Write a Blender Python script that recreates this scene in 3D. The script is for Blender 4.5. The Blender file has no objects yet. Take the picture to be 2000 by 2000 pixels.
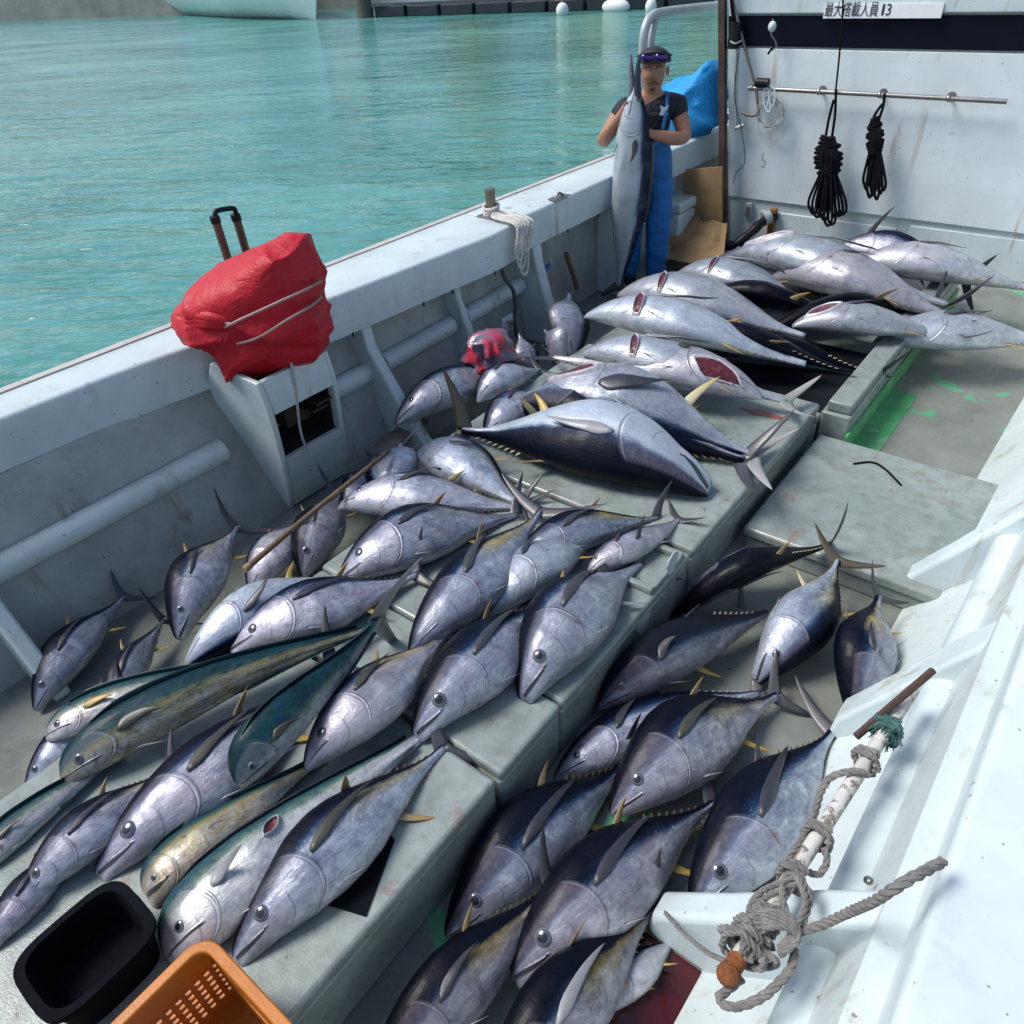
import bpy, bmesh, math, random
import numpy as np
from mathutils import Vector, Matrix, noise as mnoise

random.seed(7)
SC = bpy.context.scene
COL = SC.collection
# ------------------------------------------------------------------ camera
F = 1450.0                    # focal length in pixels of the 2000 px photograph
HC = 2.4                      # camera height above the lower deck
def _n(v): v = np.array(v, float); return v / np.linalg.norm(v)
_Y = _n((1433, -1176, F)); _X = -_n((-2250, -960, F)); _X = _n(_X - _Y * (_X @ _Y)); _Z = np.cross(_X, _Y)
RW = np.array([_X, _Y, _Z])   # world = RW @ camera axes (x right, y down, z forward)
cam_d = bpy.data.cameras.new('camera'); cam = bpy.data.objects.new('camera', cam_d); COL.objects.link(cam)
r_, u_, b_ = RW @ [1, 0, 0], RW @ [0, -1, 0], RW @ [0, 0, -1]
cam.matrix_world = Matrix(((r_[0], u_[0], b_[0], 0), (r_[1], u_[1], b_[1], 0), (r_[2], u_[2], b_[2], HC), (0, 0, 0, 1)))
cam_d.sensor_width = 36; cam_d.sensor_fit = 'HORIZONTAL'; cam_d.lens = F / 2000 * 36
cam_d.clip_start = 0.02; cam_d.clip_end = 4000
SC.camera = cam
S = 1.0352
def ray(x, y): return RW @ np.array([x * S - 1000, y * S - 1000, F])
def atz(x, y, z): r = ray(x, y); return Vector(np.array([0, 0, HC]) + r * (z - HC) / r[2])
def aty(x, y, Y): r = ray(x, y); return Vector(np.array([0, 0, HC]) + r * Y / r[1])
def atx(x, y, X): r = ray(x, y); return Vector(np.array([0, 0, HC]) + r * X / r[0])
def hint(p, dx, dy):          # world horizontal direction that runs like (dx,dy) in the picture at point p
    q = RW.T @ (np.array(p) - [0, 0, HC]); px = q[0] / q[2] * F + 1000 + dx; py = q[1] / q[2] * F + 1000 + dy
    v = atz(px / S, py / S, p[2]) - Vector(p); v.z = 0
    return v.normalized()

# ------------------------------------------------------------------ sky and sun
W = bpy.data.worlds.new('World'); SC.world = W; W.use_nodes = True
wn = W.node_tree; wn.nodes.clear()
sky = wn.nodes.new('ShaderNodeTexSky'); sky.sky_type = 'NISHITA'; sky.sun_disc = False
SUN_EL, SUN_AZ = math.radians(54), math.radians(-122)      # azimuth from +Y, clockwise
sky.sun_elevation = SUN_EL; sky.sun_rotation = SUN_AZ
sky.air_density = 1.0; sky.dust_density = 1.6; sky.ozone_density = 1.0
bg = wn.nodes.new('ShaderNodeBackground'); bg.inputs[1].default_value = 0.088
wo = wn.nodes.new('ShaderNodeOutputWorld'); wn.links.new(sky.outputs[0], bg.inputs[0]); wn.links.new(bg.outputs[0], wo.inputs[0])
sd = bpy.data.lights.new('sun', 'SUN'); sd.energy = 2.15; sd.angle = math.radians(24); sd.color = (1, .965, .91)
sun = bpy.data.objects.new('sun', sd); COL.objects.link(sun)
sv = Vector((math.sin(SUN_AZ) * math.cos(SUN_EL), math.cos(SUN_AZ) * math.cos(SUN_EL), math.sin(SUN_EL)))
sun.rotation_euler = sv.to_track_quat('Z', 'Y').to_euler(); sun.location = sv * 30
SC.view_settings.view_transform = 'Standard'; SC.view_settings.look = 'None'
SC.view_settings.exposure = 0.9; SC.view_settings.gamma = 1

# ------------------------------------------------------------------ material helpers
class G:
    def __init__(s, name):
        s.m = bpy.data.materials.new(name); s.m.use_nodes = True; s.t = s.m.node_tree
        s.b = s.t.nodes['Principled BSDF']
    def n(s, t, **k):
        x = s.t.nodes.new(t)
        for a, v in k.items(): setattr(x, a, v)
        return x
    def put(s, sock, v):
        if isinstance(v, bpy.types.NodeSocket): s.t.links.new(v, sock)
        else:
            if sock.type == 'RGBA' and len(v) == 3: v = (*v, 1)
            sock.default_value = v
    def co(s, kind='Object'): return s.n('ShaderNodeTexCoord').outputs[kind]
    def scale(s, v, sc, loc=(0, 0, 0)):
        x = s.n('ShaderNodeMapping'); s.put(x.inputs[0], v); x.inputs['Scale'].default_value = sc; x.inputs['Location'].default_value = loc
        return x.outputs[0]
    def noise(s, v, sc, det=4, ro=.55, dist=0):
        x = s.n('ShaderNodeTexNoise'); s.put(x.inputs['Vector'], v); x.inputs['Scale'].default_value = sc
        x.inputs['Detail'].default_value = det; x.inputs['Roughness'].default_value = ro; x.inputs['Distortion'].default_value = dist
        return x.outputs['Fac']
    def vor(s, v, sc, feat='F1'):
        x = s.n('ShaderNodeTexVoronoi', feature=feat); s.put(x.inputs['Vector'], v); x.inputs['Scale'].default_value = sc
        return x.outputs['Distance']
    def ramp(s, f, stops, inter='LINEAR'):
        x = s.n('ShaderNodeValToRGB'); s.put(x.inputs[0], f); e = x.color_ramp.elements; x.color_ramp.interpolation = inter
        while len(e) < len(stops): e.new(.5)
        for i, (p, c) in enumerate(stops):
            e[i].position = p; e[i].color = (*c, 1) if not isinstance(c, (int, float)) else (c, c, c, 1)
        return x.outputs[0]
    def mix(s, f, a, b, bt='MIX'):
        x = s.n('ShaderNodeMix', data_type='RGBA', blend_type=bt)
        s.put(x.inputs[0], f); s.put(x.inputs[6], a); s.put(x.inputs[7], b); return x.outputs[2]
    def math(s, op, a, b=0., c=0.):
        x = s.n('ShaderNodeMath', operation=op); s.put(x.inputs[0], a); s.put(x.inputs[1], b); s.put(x.inputs[2], c); return x.outputs[0]
    def step(s, v, lo, hi):
        x = s.n('ShaderNodeMapRange', interpolation_type='SMOOTHSTEP'); s.put(x.inputs[0], v)
        x.inputs[1].default_value = lo; x.inputs[2].default_value = hi; return x.outputs[0]
    def attr(s, name):
        x = s.n('ShaderNodeAttribute', attribute_type='OBJECT', attribute_name=name); return x.outputs['Fac']
    def bump(s, h, st=.3, d=.01):
        x = s.n('ShaderNodeBump'); s.put(x.inputs['Height'], h); x.inputs['Strength'].default_value = st; x.inputs['Distance'].default_value = d
        s.t.links.new(x.outputs[0], s.b.inputs['Normal']); return x
    def sep(s, v):
        x = s.n('ShaderNodeSeparateXYZ'); s.put(x.inputs[0], v); return x.outputs
    def set(s, **k):
        for a, v in k.items():
            s.put(s.b.inputs[{'base': 'Base Color', 'rough': 'Roughness', 'metal': 'Metallic', 'coat': 'Coat Weight', 'coatr': 'Coat Roughness',
                              'spec': 'Specular IOR Level', 'sss': 'Subsurface Weight', 'alpha': 'Alpha', 'trans': 'Transmission Weight', 'sheen': 'Sheen Weight'}[a]], v)
        return s.m
MATS = {}
def simple(name, c, rough=.5, metal=0, var=.25, sc=6, bump=.15, bsc=60, dirt=None, dirt_lo=.58, dirt_hi=.75, bd=.004, co='Object', spec=.5, streak=None):
    """painted / plain surface: two scales of colour wear, optional dirt or rust in patches, fine relief"""
    if name in MATS: return MATS[name]
    g = G(name); v = g.co(co)
    n1 = g.noise(v, sc, 6, .62); n2 = g.noise(v, sc * 7, 4, .6)
    lo = tuple(x * (1 - var) for x in c); hi = tuple(min(1, x * (1 + var * .5)) for x in c)
    base = g.mix(g.ramp(n1, [(.3, 0), (.7, 1)]), lo, hi)
    base = g.mix(g.math('MULTIPLY', g.ramp(n2, [(.35, 0), (.75, 1)]), var), base, tuple(x * .72 for x in c))
    if dirt: base = g.mix(g.math('MULTIPLY', g.step(g.noise(v, sc * 1.7, 7, .7, .4), dirt_lo, dirt_hi), .8), base, dirt)
    if streak:
        st = g.math('MULTIPLY', g.step(g.noise(g.scale(v, (7, 7, .7)), 1.6, 5, .65, .3), .56, .70), g.ramp(g.noise(v, 1.1, 3, .5), [(.45, 0), (.6, .75)]))
        base = g.mix(st, base, streak)
        base = g.mix(g.math('MULTIPLY', g.step(g.noise(v, 38, 3, .6), .68, .71), .7), base, tuple(x * .5 for x in streak))
    g.set(base=base, metal=metal, spec=spec, rough=g.math('ADD', g.math('MULTIPLY', n2, .3), rough - .15))
    g.bump(g.noise(v, bsc, 4, .6), bump, bd)
    MATS[name] = g.m
    return g.m

white_paint = simple('white_paint', (.53, .60, .60), .38, var=.14, sc=3, bump=.12, bsc=45, dirt=(.30, .27, .20), dirt_lo=.55, dirt_hi=.82, streak=(.27, .19, .11))
white_rail = simple('white_rail_paint', (.55, .635, .65), .34, var=.16, sc=2.5, bump=.1, bsc=40, dirt=(.34, .31, .23), dirt_lo=.56, dirt_hi=.85, streak=(.30, .22, .13))
cream_paint = simple('aged_cream_paint', (.36, .375, .35), .45, var=.3, streak=(.20, .13, .07), sc=4, bump=.15, bsc=50, dirt=(.34, .27, .17), dirt_lo=.58, dirt_hi=.82)
rust_metal = simple('rusty_brown_steel', (.085, .05, .04), .6, .4, var=.5, sc=9, bump=.4, bsc=80, dirt=(.2, .09, .03))
steel = simple('dull_steel', (.3, .29, .28), .35, .85, var=.3, sc=14, bump=.15, bsc=120, dirt=(.18, .12, .07))
galv = simple('grey_painted_pipe', (.4, .44, .45), .42, .2, var=.2, sc=10, bump=.15, bsc=90, dirt=(.2, .15, .11))
black_rope = simple('black_rope_fibre', (.005, .005, .008), .85, spec=.15, var=.4, sc=40, bump=.6, bsc=260)
grey_rope = simple('weathered_grey_rope', (.21, .2, .19), .85, var=.4, sc=30, bump=.8, bsc=300)
white_rope = simple('white_rope_fibre', (.6, .58, .54), .8, var=.25, sc=30, bump=.6, bsc=280)
green_rope = simple('green_rope_fibre', (.05, .14, .13), .85, var=.5, sc=40, bump=.8, bsc=280)
black_rubber = simple('black_rubber', (.007, .008, .011), .45, spec=.25, var=.3, sc=10, bump=.15, bsc=90)
wood_old = simple('old_wet_wood', (.16, .1, .055), .55, var=.5, sc=9, bump=.5, bsc=70, dirt=(.05, .035, .025))
navy_paint = simple('navy_band_paint', (.003, .004, .012), .5, spec=.12, var=.3, sc=5, bump=.08)
orange_plastic = simple('orange_crate_plastic', (.47, .15, .012), .42, var=.22, sc=9, bump=.2, bsc=120, dirt=(.3, .1, .03), dirt_lo=.55, dirt_hi=.8)
painted_shade = simple('painted_inside_shade', (.012, .014, .018), .7, var=.3)  # near-black colour standing for the shade inside the winch box

def m_deck():
    g = G('grey_green_deck_paint'); v = g.co()
    n1 = g.noise(v, 2.2, 7, .66); n2 = g.noise(v, 14, 6, .65); n3 = g.noise(v, 60, 3, .6)
    base = g.mix(g.ramp(n1, [(.3, 0), (.72, 1)]), (.125, .14, .125), (.21, .23, .21))
    base = g.mix(g.math('MULTIPLY', g.ramp(n2, [(.45, 0), (.7, 1)]), .55), base, (.21, .2, .165))
    green = g.step(g.noise(v, 2.6, 4, .62, .5), .62, .65)
    base = g.mix(g.math('MULTIPLY', green, .85), base, (.07, .36, .17))
    base = g.mix(g.math('MULTIPLY', g.step(g.noise(v, 5.1, 5, .7, 1), .66, .74), .55), base, (.2, .05, .04))
    base = g.mix(g.step(g.noise(v, 31, 2, .5), .73, .76), base, (.05, .045, .04))
    g.set(base=base, rough=g.ramp(n1, [(.38, .06), (.62, .5)]))
    g.bump(g.math('ADD', n3, g.math('MULTIPLY', n2, .6)), .25, .005); return g.m
def m_hatch():
    g = G('pale_hatch_paint'); v = g.co()
    n1 = g.noise(v, 1.9, 7, .64); n2 = g.noise(v, 12, 6, .68); n3 = g.noise(v, 140, 2, .5)
    base = g.mix(g.ramp(n1, [(.3, 0), (.7, 1)]), (.185, .228, .22), (.28, .325, .31))
    base = g.mix(g.math('MULTIPLY', g.ramp(n2, [(.42, 0), (.66, 1)]), .7), base, (.15, .165, .145))
    drips = g.step(g.noise(g.scale(v, (2.2, 9, 1)), 2.1, 6, .7, .6), .52, .72); base = g.mix(g.math('MULTIPLY', drips, .4), base, (.16, .17, .15))
    blood = g.step(g.noise(g.scale(v, (1, .8, 1)), 4.3, 5, .7, 1.2), .60, .70)
    base = g.mix(g.math('MULTIPLY', blood, .5), base, (.20, .075, .05))
    chip = g.step(g.noise(v, 24, 3, .55), .7, .735)
    base = g.mix(chip, base, (.12, .12, .11))
    g.set(base=base, rough=g.ramp(n1, [(.36, .1), (.6, .46)]))
    g.bump(g.math('ADD', g.math('MULTIPLY', n3, .8), n2), .22, .004); return g.m
deck_m, hatch_m = m_deck(), m_hatch()

def m_water():
    g = G('harbour_water'); v = g.co()
    rt = g.n('ShaderNodeMapping'); g.put(rt.inputs[0], v); rt.inputs['Rotation'].default_value = (0, 0, math.radians(-36)); w = rt.outputs[0]
    a = g.noise(g.scale(w, (.34, 1, 1)), 1.8, 3, .5, .5)
    b = g.noise(g.scale(w, (.4, 1, 1), (3, 7, 0)), 6.5, 3, .5, .3)
    c = g.noise(g.scale(w, (.5, 1, 1)), .35, 3, .5)
    h = g.math('ADD', g.math('MULTIPLY', a, 1.0), g.math('ADD', g.math('MULTIPLY', b, .22), g.math('MULTIPLY', c, 1.2)))
    base = g.mix(g.ramp(g.noise(g.scale(w, (.5, 1, 1)), .16, 4, .6, .6), [(.35, 0), (.65, 1)]), (.035, .18, .165), (.10, .30, .27))
    g.set(base=base, rough=g.ramp(c, [(.35, .04), (.65, .16)]), spec=.5); g.b.inputs['IOR'].default_value = 1.33
    g.bump(h, .9, .17); return g.m
water_m = m_water()

def m_cloth(name, c, sc=9):
    g = G(name); v = g.co(); n = g.noise(v, sc, 5, .6, .6); n2 = g.noise(v, sc * 4, 4, .6)
    g.set(base=g.mix(n, tuple(x * .72 for x in c), tuple(min(1, x * 1.2) for x in c)), rough=.5, spec=.3)
    g.bump(g.math('ADD', n, g.math('MULTIPLY', n2, .25)), .6, .04); return g.m
red_cloth = m_cloth('red_vinyl_cover', (.44, .006, .018), 5); blue_tarp = m_cloth('blue_tarpaulin', (.015, .27, .62))
blue_cloth = m_cloth('blue_overall_cloth', (.012, .13, .38), 14); black_cloth = m_cloth('black_shirt_cloth', (.01, .011, .02), 14)

# ------------------------------------------------------------------ fish materials
def skin(kind):
    g = G(kind + '_skin')
    uv = g.sep(g.n('ShaderNodeUVMap').outputs[0]); u, v = uv[0], uv[1]
    rnd = g.n('ShaderNodeObjectInfo').outputs['Random']
    cmb = g.n('ShaderNodeCombineXYZ'); g.put(cmb.inputs[0], u); g.put(cmb.inputs[1], v); g.put(cmb.inputs[2], g.math('MULTIPLY', rnd, 37.))
    P = cmb.outputs[0]
    big = g.noise(g.scale(P, (3.2, 2.2, 1)), 1.6, 5, .6, .3)
    va = g.n('ShaderNodeVectorMath', operation='ADD'); g.put(va.inputs[0], g.co()); cb = g.n('ShaderNodeCombineXYZ'); g.put(cb.inputs[1], g.math('MULTIPLY', rnd, 53.)); g.put(cb.inputs[0], g.math('MULTIPLY', rnd, 31.)); g.put(va.inputs[1], cb.outputs[0]); Q = va.outputs[0]
    stk = g.noise(g.scale(Q, (5, 42, 60)), 1.0, 5, .65, .5)          # streaks along the body
    fine = g.noise(Q, 42, 6, .74, .4)                                 # scuffed slime and scales
    scr = g.noise(g.scale(Q, (9, 80, 120)), 1.0, 4, .7, 1.0)
    edge = g.math('ADD', g.math('MULTIPLY', g.math('SUBTRACT', big, .5), .16), g.math('MULTIPLY', g.math('SUBTRACT', stk, .5), .07))
    vv = g.math('ADD', g.math('ADD', v, edge), g.math('MULTIPLY', g.attr('back'), -1.))
    if kind == 'tuna':
        base = g.ramp(vv, [(.0, (.002, .003, .007)), (.30, (.003, .005, .014)), (.36, (.008, .02, .055)), (.40, (.05, .09, .15)), (.445, (.24, .27, .33)), (.60, (.34, .365, .425)), (.78, (.43, .455, .49)), (1, (.48, .49, .5))])
        ym = g.math('MULTIPLY', g.math('MULTIPLY', g.step(u, .42, .62), g.math('SUBTRACT', 1., g.step(u, .86, .97))),
                    g.math('MULTIPLY', g.step(vv, .31, .39), g.math('SUBTRACT', 1., g.step(vv, .46, .62))))
        ym = g.math('MULTIPLY', g.math('MULTIPLY', ym, g.ramp(big, [(.35, .35), (.6, 1)])), g.attr('yellow'))
        base = g.mix(ym, base, (.40, .31, .085))
    elif kind == 'dolphinfish':
        base = g.ramp(vv, [(.0, (.008, .03, .038)), (.2, (.012, .055, .065)), (.30, (.035, .09, .09)), (.37, (.11, .17, .13)), (.47, (.34, .38, .32)), (.62, (.55, .56, .52)), (1, (.62, .62, .58))])
        base = g.mix(g.math('MULTIPLY', g.math('MULTIPLY', g.step(vv, .3, .42), g.attr('yellow')), g.ramp(fine, [(.4, .2), (.6, .9)])), base, (.46, .36, .07))
        blue = g.math('MULTIPLY', g.step(g.noise(g.scale(P, (9, 6, 1)), 1.5, 5, .7, .8), .55, .66), g.math('SUBTRACT', 1., g.step(vv, .5, .68)))
        base = g.mix(g.math('MULTIPLY', blue, .75), base, (.012, .04, .11))
        sp = g.vor(g.scale(P, (58, 27, 1)), 1.0)
        spots = g.math('MULTIPLY', g.math('SUBTRACT', 1., g.step(sp, .13, .2)), g.step(vv, .28, .4))
        base = g.mix(g.math('MULTIPLY', spots, .75), base, (.02, .05, .08))
    else:
        base = g.ramp(vv, [(.0, (.006, .012, .03)), (.26, (.01, .02, .05)), (.34, (.06, .085, .13)), (.40, (.50, .54, .58)), (.65, (.66, .69, .72)), (1, (.72, .73, .74))])
        bars = g.math('MULTIPLY', g.step(g.noise(g.scale(P, (34, 1.5, 1)), 1.0, 3, .6), .5, .62), .35)
        base = g.mix(bars, base, (.17, .2, .27))
    # mottling: bright rubbed spots, dark scuffs, pinkish bruising
    base = g.mix(g.math('MULTIPLY', g.ramp(fine, [(.45, 0), (.62, 1)]), .55), base, g.mix(1., base, (.42, .43, .55), 'MULTIPLY'))
    pat = g.noise(g.scale(Q, (.7, 1, 1)), 17, 6, .68, .8)
    base = g.mix(g.math('MULTIPLY', g.ramp(pat, [(.52, 0), (.64, 1)]), g.math('MULTIPLY', g.step(vv, .38, .5), .55)), base, (.64, .67, .71))
    blot = g.noise(Q, 7.5, 6, .7, 1.2)
    base = g.mix(g.math('MULTIPLY', g.ramp(blot, [(.5, 0), (.66, 1)]), .7), base, g.mix(1., base, (.38, .40, .50), 'MULTIPLY'))
    nick = g.math('MULTIPLY', g.step(g.noise(g.scale(Q, (1, 3, 3)), 26, 3, .6, 2.), .66, .70), g.step(vv, .3, .4)); base = g.mix(g.math('MULTIPLY', nick, .7), base, (.06, .05, .08))
    flake = g.math('MULTIPLY', g.step(g.noise(g.scale(Q, (1, 2.4, 2.4)), 60, 4, .7, 1.), .58, .68), g.math('MULTIPLY', g.step(vv, .31, .43), g.step(g.noise(Q, 9, 3, .6), .48, .62))); base = g.mix(g.math('MULTIPLY', flake, .6), base, (.68, .71, .75))
    base = g.mix(g.math('MULTIPLY', g.ramp(pat, [(.30, 1), (.47, 0)]), .6), base, g.mix(1., base, (.42, .42, .55), 'MULTIPLY'))
    base = g.mix(g.math('MULTIPLY', g.ramp(scr, [(.55, 0), (.75, 1)]), g.math('MULTIPLY', g.step(vv, .36, .46), .55)), base, (.66, .67, .74))
    bruise = g.math('MULTIPLY', g.step(g.noise(g.scale(P, (4, 3, 1), (5, 2, 0)), 1.6, 4, .6, .6), .56, .72), g.math('MULTIPLY', g.step(vv, .36, .5), .33))
    base = g.mix(bruise, base, (.34, .2, .27))
    base = g.mix(g.math('MULTIPLY', g.attr('pale'), g.step(vv, .36, .48)), base, (.68, .71, .73))
    base = g.mix(g.attr('dark'), base, g.mix(.75, base, (.02, .025, .04)))
    # gill cover edge, cheek line and mouth, drawn from the position along and around the body
    d5 = g.math('SUBTRACT', v, .56)
    op = g.math('SUBTRACT', g.attr('gill'), g.math('MULTIPLY', g.math('MULTIPLY', d5, d5), .62))
    band = g.math('MULTIPLY', g.step(v, .24, .32), g.math('SUBTRACT', 1., g.step(v, .90, .97)))
    du = g.math('SUBTRACT', u, op)
    line = g.math('MULTIPLY', g.math('SUBTRACT', 1., g.step(g.math('ABSOLUTE', du), .0015, .0055)), band)
    lite = g.math('MULTIPLY', g.math('SUBTRACT', 1., g.step(g.math('ABSOLUTE', g.math('ADD', du, .009)), .001, .006)), band)
    op2 = g.math('ADD', g.math('MULTIPLY', op, .64), g.math('MULTIPLY', g.math('SUBTRACT', big, .5), .03))
    line2 = g.math('MULTIPLY', g.math('SUBTRACT', 1., g.step(g.math('ABSOLUTE', g.math('SUBTRACT', u, op2)), .001, .005)), g.math('MULTIPLY', band, g.step(v, .5, .58)))
    head = g.math('MULTIPLY', g.math('SUBTRACT', 1., g.step(du, -.006, 0.)), band)
    base = g.mix(g.math('MULTIPLY', head, .2), base, g.mix(g.ramp(fine, [(.35, 0), (.65, 1)]), (.2, .17, .23), (.46, .43, .5)))
    base = g.mix(g.math('MULTIPLY', lite, .16), base, (.55, .54, .6))
    base = g.mix(g.math('MULTIPLY', line, g.ramp(big, [(.35, .15), (.6, .5)])), base, (.10, .10, .12))
    base = g.mix(g.math('MULTIPLY', line2, .45), base, (.07, .07, .09))
    blood = g.math('MULTIPLY', g.math('SUBTRACT', 1., g.step(g.math('ABSOLUTE', g.math('ADD', du, .0)), .0, .035)), g.math('MULTIPLY', g.step(v, .5, .7), g.step(g.noise(Q, 12, 4, .65, .8), .53, .64)))
    base = g.mix(g.math('MULTIPLY', blood, .75), base, (.16, .025, .03))
    mv = g.math('ADD', .59, g.math('MULTIPLY', u, .42))
    mouth = g.math('MULTIPLY', g.math('SUBTRACT', 1., g.step(g.math('ABSOLUTE', g.math('SUBTRACT', v, mv)), .007, .024)), g.math('SUBTRACT', 1., g.step(u, .108, .128)))
    base = g.mix(g.math('MULTIPLY', mouth, .92), base, (.012, .012, .016))
    tone = g.math('ADD', .72, g.math('MULTIPLY', g.math('FRACT', g.math('MULTIPLY', rnd, 7.3)), .4)); base = g.mix(1., base, g.mix(g.math('FRACT', g.math('MULTIPLY', rnd, 13.7)), (.90, .98, 1.03), (1.05, .98, .99)), 'MULTIPLY')
    tc_ = g.n('ShaderNodeCombineColor'); [g.put(tc_.inputs[q], tone) for q in range(3)]; base = g.mix(1., base, tc_.outputs[0], 'MULTIPLY')
    g.set(base=base, rough=g.ramp(pat, [(.34, .56), (.64, .29)]), metal=g.math('MULTIPLY', g.step(vv, .38, .5), .45), spec=g.math('ADD', .1, g.math('MULTIPLY', g.step(vv, .36, .5), .4)), coat=g.math('ADD', .05, g.math('MULTIPLY', g.step(vv, .34, .5), g.ramp(blot, [(.4, .5), (.6, .1)]))), coatr=.12)
    hh = g.math('ADD', g.math('MULTIPLY', fine, .5), g.math('ADD', g.math('MULTIPLY', line, -.6), g.math('ADD', g.math('MULTIPLY', mouth, -.7), g.math('MULTIPLY', lite, .5))))
    g.bump(g.math('ADD', hh, g.math('MULTIPLY', stk, .5)), .55, .007)
    return g.m
skin_tuna, skin_mahi, skin_wahoo = skin('tuna'), skin('dolphinfish'), skin('wahoo')

def m_fin(name, root, tip, edge=None):
    g = G(name); uv = g.sep(g.n('ShaderNodeUVMap').outputs[0]); v = g.co()
    n = g.noise(v, 30, 4, .6)
    base = g.mix(g.math('ADD', uv[0], g.math('MULTIPLY', g.math('SUBTRACT', n, .5), .35)), root, tip)
    rays = g.noise(g.scale(g.n('ShaderNodeUVMap').outputs[0], (2, 34, 1)), 1.3, 3, .6)
    base = g.mix(g.math('MULTIPLY', g.ramp(rays, [(.4, 0), (.65, 1)]), .45), base, tuple(x * .45 for x in root))
    g.set(base=base, rough=.38, coat=.2); g.bump(rays, .35, .003); return g.m
fin_dark = m_fin('dark_fin', (.05, .05, .06), (.018, .018, .024))
fin_pec = m_fin('grey_pectoral_fin', (.035, .036, .05), (.010, .010, .016))
fin_pec_olive = m_fin('olive_pectoral_fin', (.055, .055, .04), (.015, .015, .014))
fin_pec_pale = m_fin('pale_pectoral_fin', (.30, .30, .33), (.19, .19, .21))
fin_teal = m_fin('teal_dorsal_fin', (.03, .07, .07), (.02, .06, .08))
fin_tail = m_fin('tail_fin', (.06, .06, .07), (.022, .022, .028))
fin_tail_brown = m_fin('brown_tail_fin', (.07, .055, .03), (.03, .025, .02))
fin_tail_pale = m_fin('pale_scaly_tail_fin', (.2, .22, .2), (.4, .38, .4))
fin_yellow = m_fin('yellow_fin', (.36, .27, .06), (.42, .24, .03))
fin_orange = m_fin('amber_fin', (.3, .25, .14), (.36, .19, .03))
fin_cream = m_fin('cream_fin', (.55, .5, .35), (.5, .4, .1))
finlet_m = m_fin('yellow_finlet', (.05, .045, .03), (.30, .22, .03))
finlet_pale = m_fin('pale_finlet', (.45, .42, .3), (.4, .36, .2))
def m_eye():
    g = G('fish_eye'); p = g.sep(g.co('Object'))
    r = g.math('SQRT', g.math('ADD', g.math('MULTIPLY', p[0], p[0]), g.math('MULTIPLY', p[2], p[2])))
    base = g.ramp(r, [(.0, (.006, .007, .012)), (.50, (.010, .012, .020)), (.58, (.03, .045, .06)), (.64, (.13, .145, .16)), (.71, (.07, .08, .10)), (.8, (.03, .03, .04)), (.87, (.17, .18, .21)), (1, (.10, .10, .12))])
    g.set(base=base, rough=.12, coat=.6, coatr=.05); return g.m
eye_m = m_eye()
def m_flesh():
    g = G('raw_red_flesh'); v = g.co(); n = g.noise(v, 38, 5, .65, .8)
    g.set(base=g.ramp(n, [(.3, (.03, .004, .006)), (.55, (.11, .014, .02)), (.75, (.27, .08, .09))]), rough=.25, coat=.4); g.bump(n, .6, .01); return g.m
flesh_m = m_flesh()

# ------------------------------------------------------------------ object helpers
def tag(o, label=None, cat=None, group=None, kind=None):
    if label: o['label'] = label
    if cat: o['category'] = cat
    if group: o['group'] = group
    if kind: o['kind'] = kind
    return o
def empty(name, loc, label=None, cat=None, group=None, mat=None):
    o = bpy.data.objects.new(name, None); COL.objects.link(o); o.empty_display_size = .05
    o.matrix_world = mat if mat is not None else Matrix.Translation(loc)
    return tag(o, label, cat, group)
def link(name, me, mat, parent=None, smooth=False):
    o = bpy.data.objects.new(name, me); COL.objects.link(o)
    if mat is not None: me.materials.append(mat)
    if smooth: me.shade_smooth()
    if parent is not None: o.parent = parent
    return o
def mesh(name, V, Fc, uv=None):
    me = bpy.data.meshes.new(name); me.from_pydata([tuple(v) for v in V], [], [tuple(f) for f in Fc]); 
    if uv is not None:
        l = me.uv_layers.new(name='UVMap'); vi = np.empty(len(me.loops), int); me.loops.foreach_get('vertex_index', vi)
        l.data.foreach_set('uv', np.asarray(uv, np.float32)[vi].ravel())
    me.update(); return me
def fix(bm): bmesh.ops.recalc_face_normals(bm, faces=bm.faces); return bm
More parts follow.
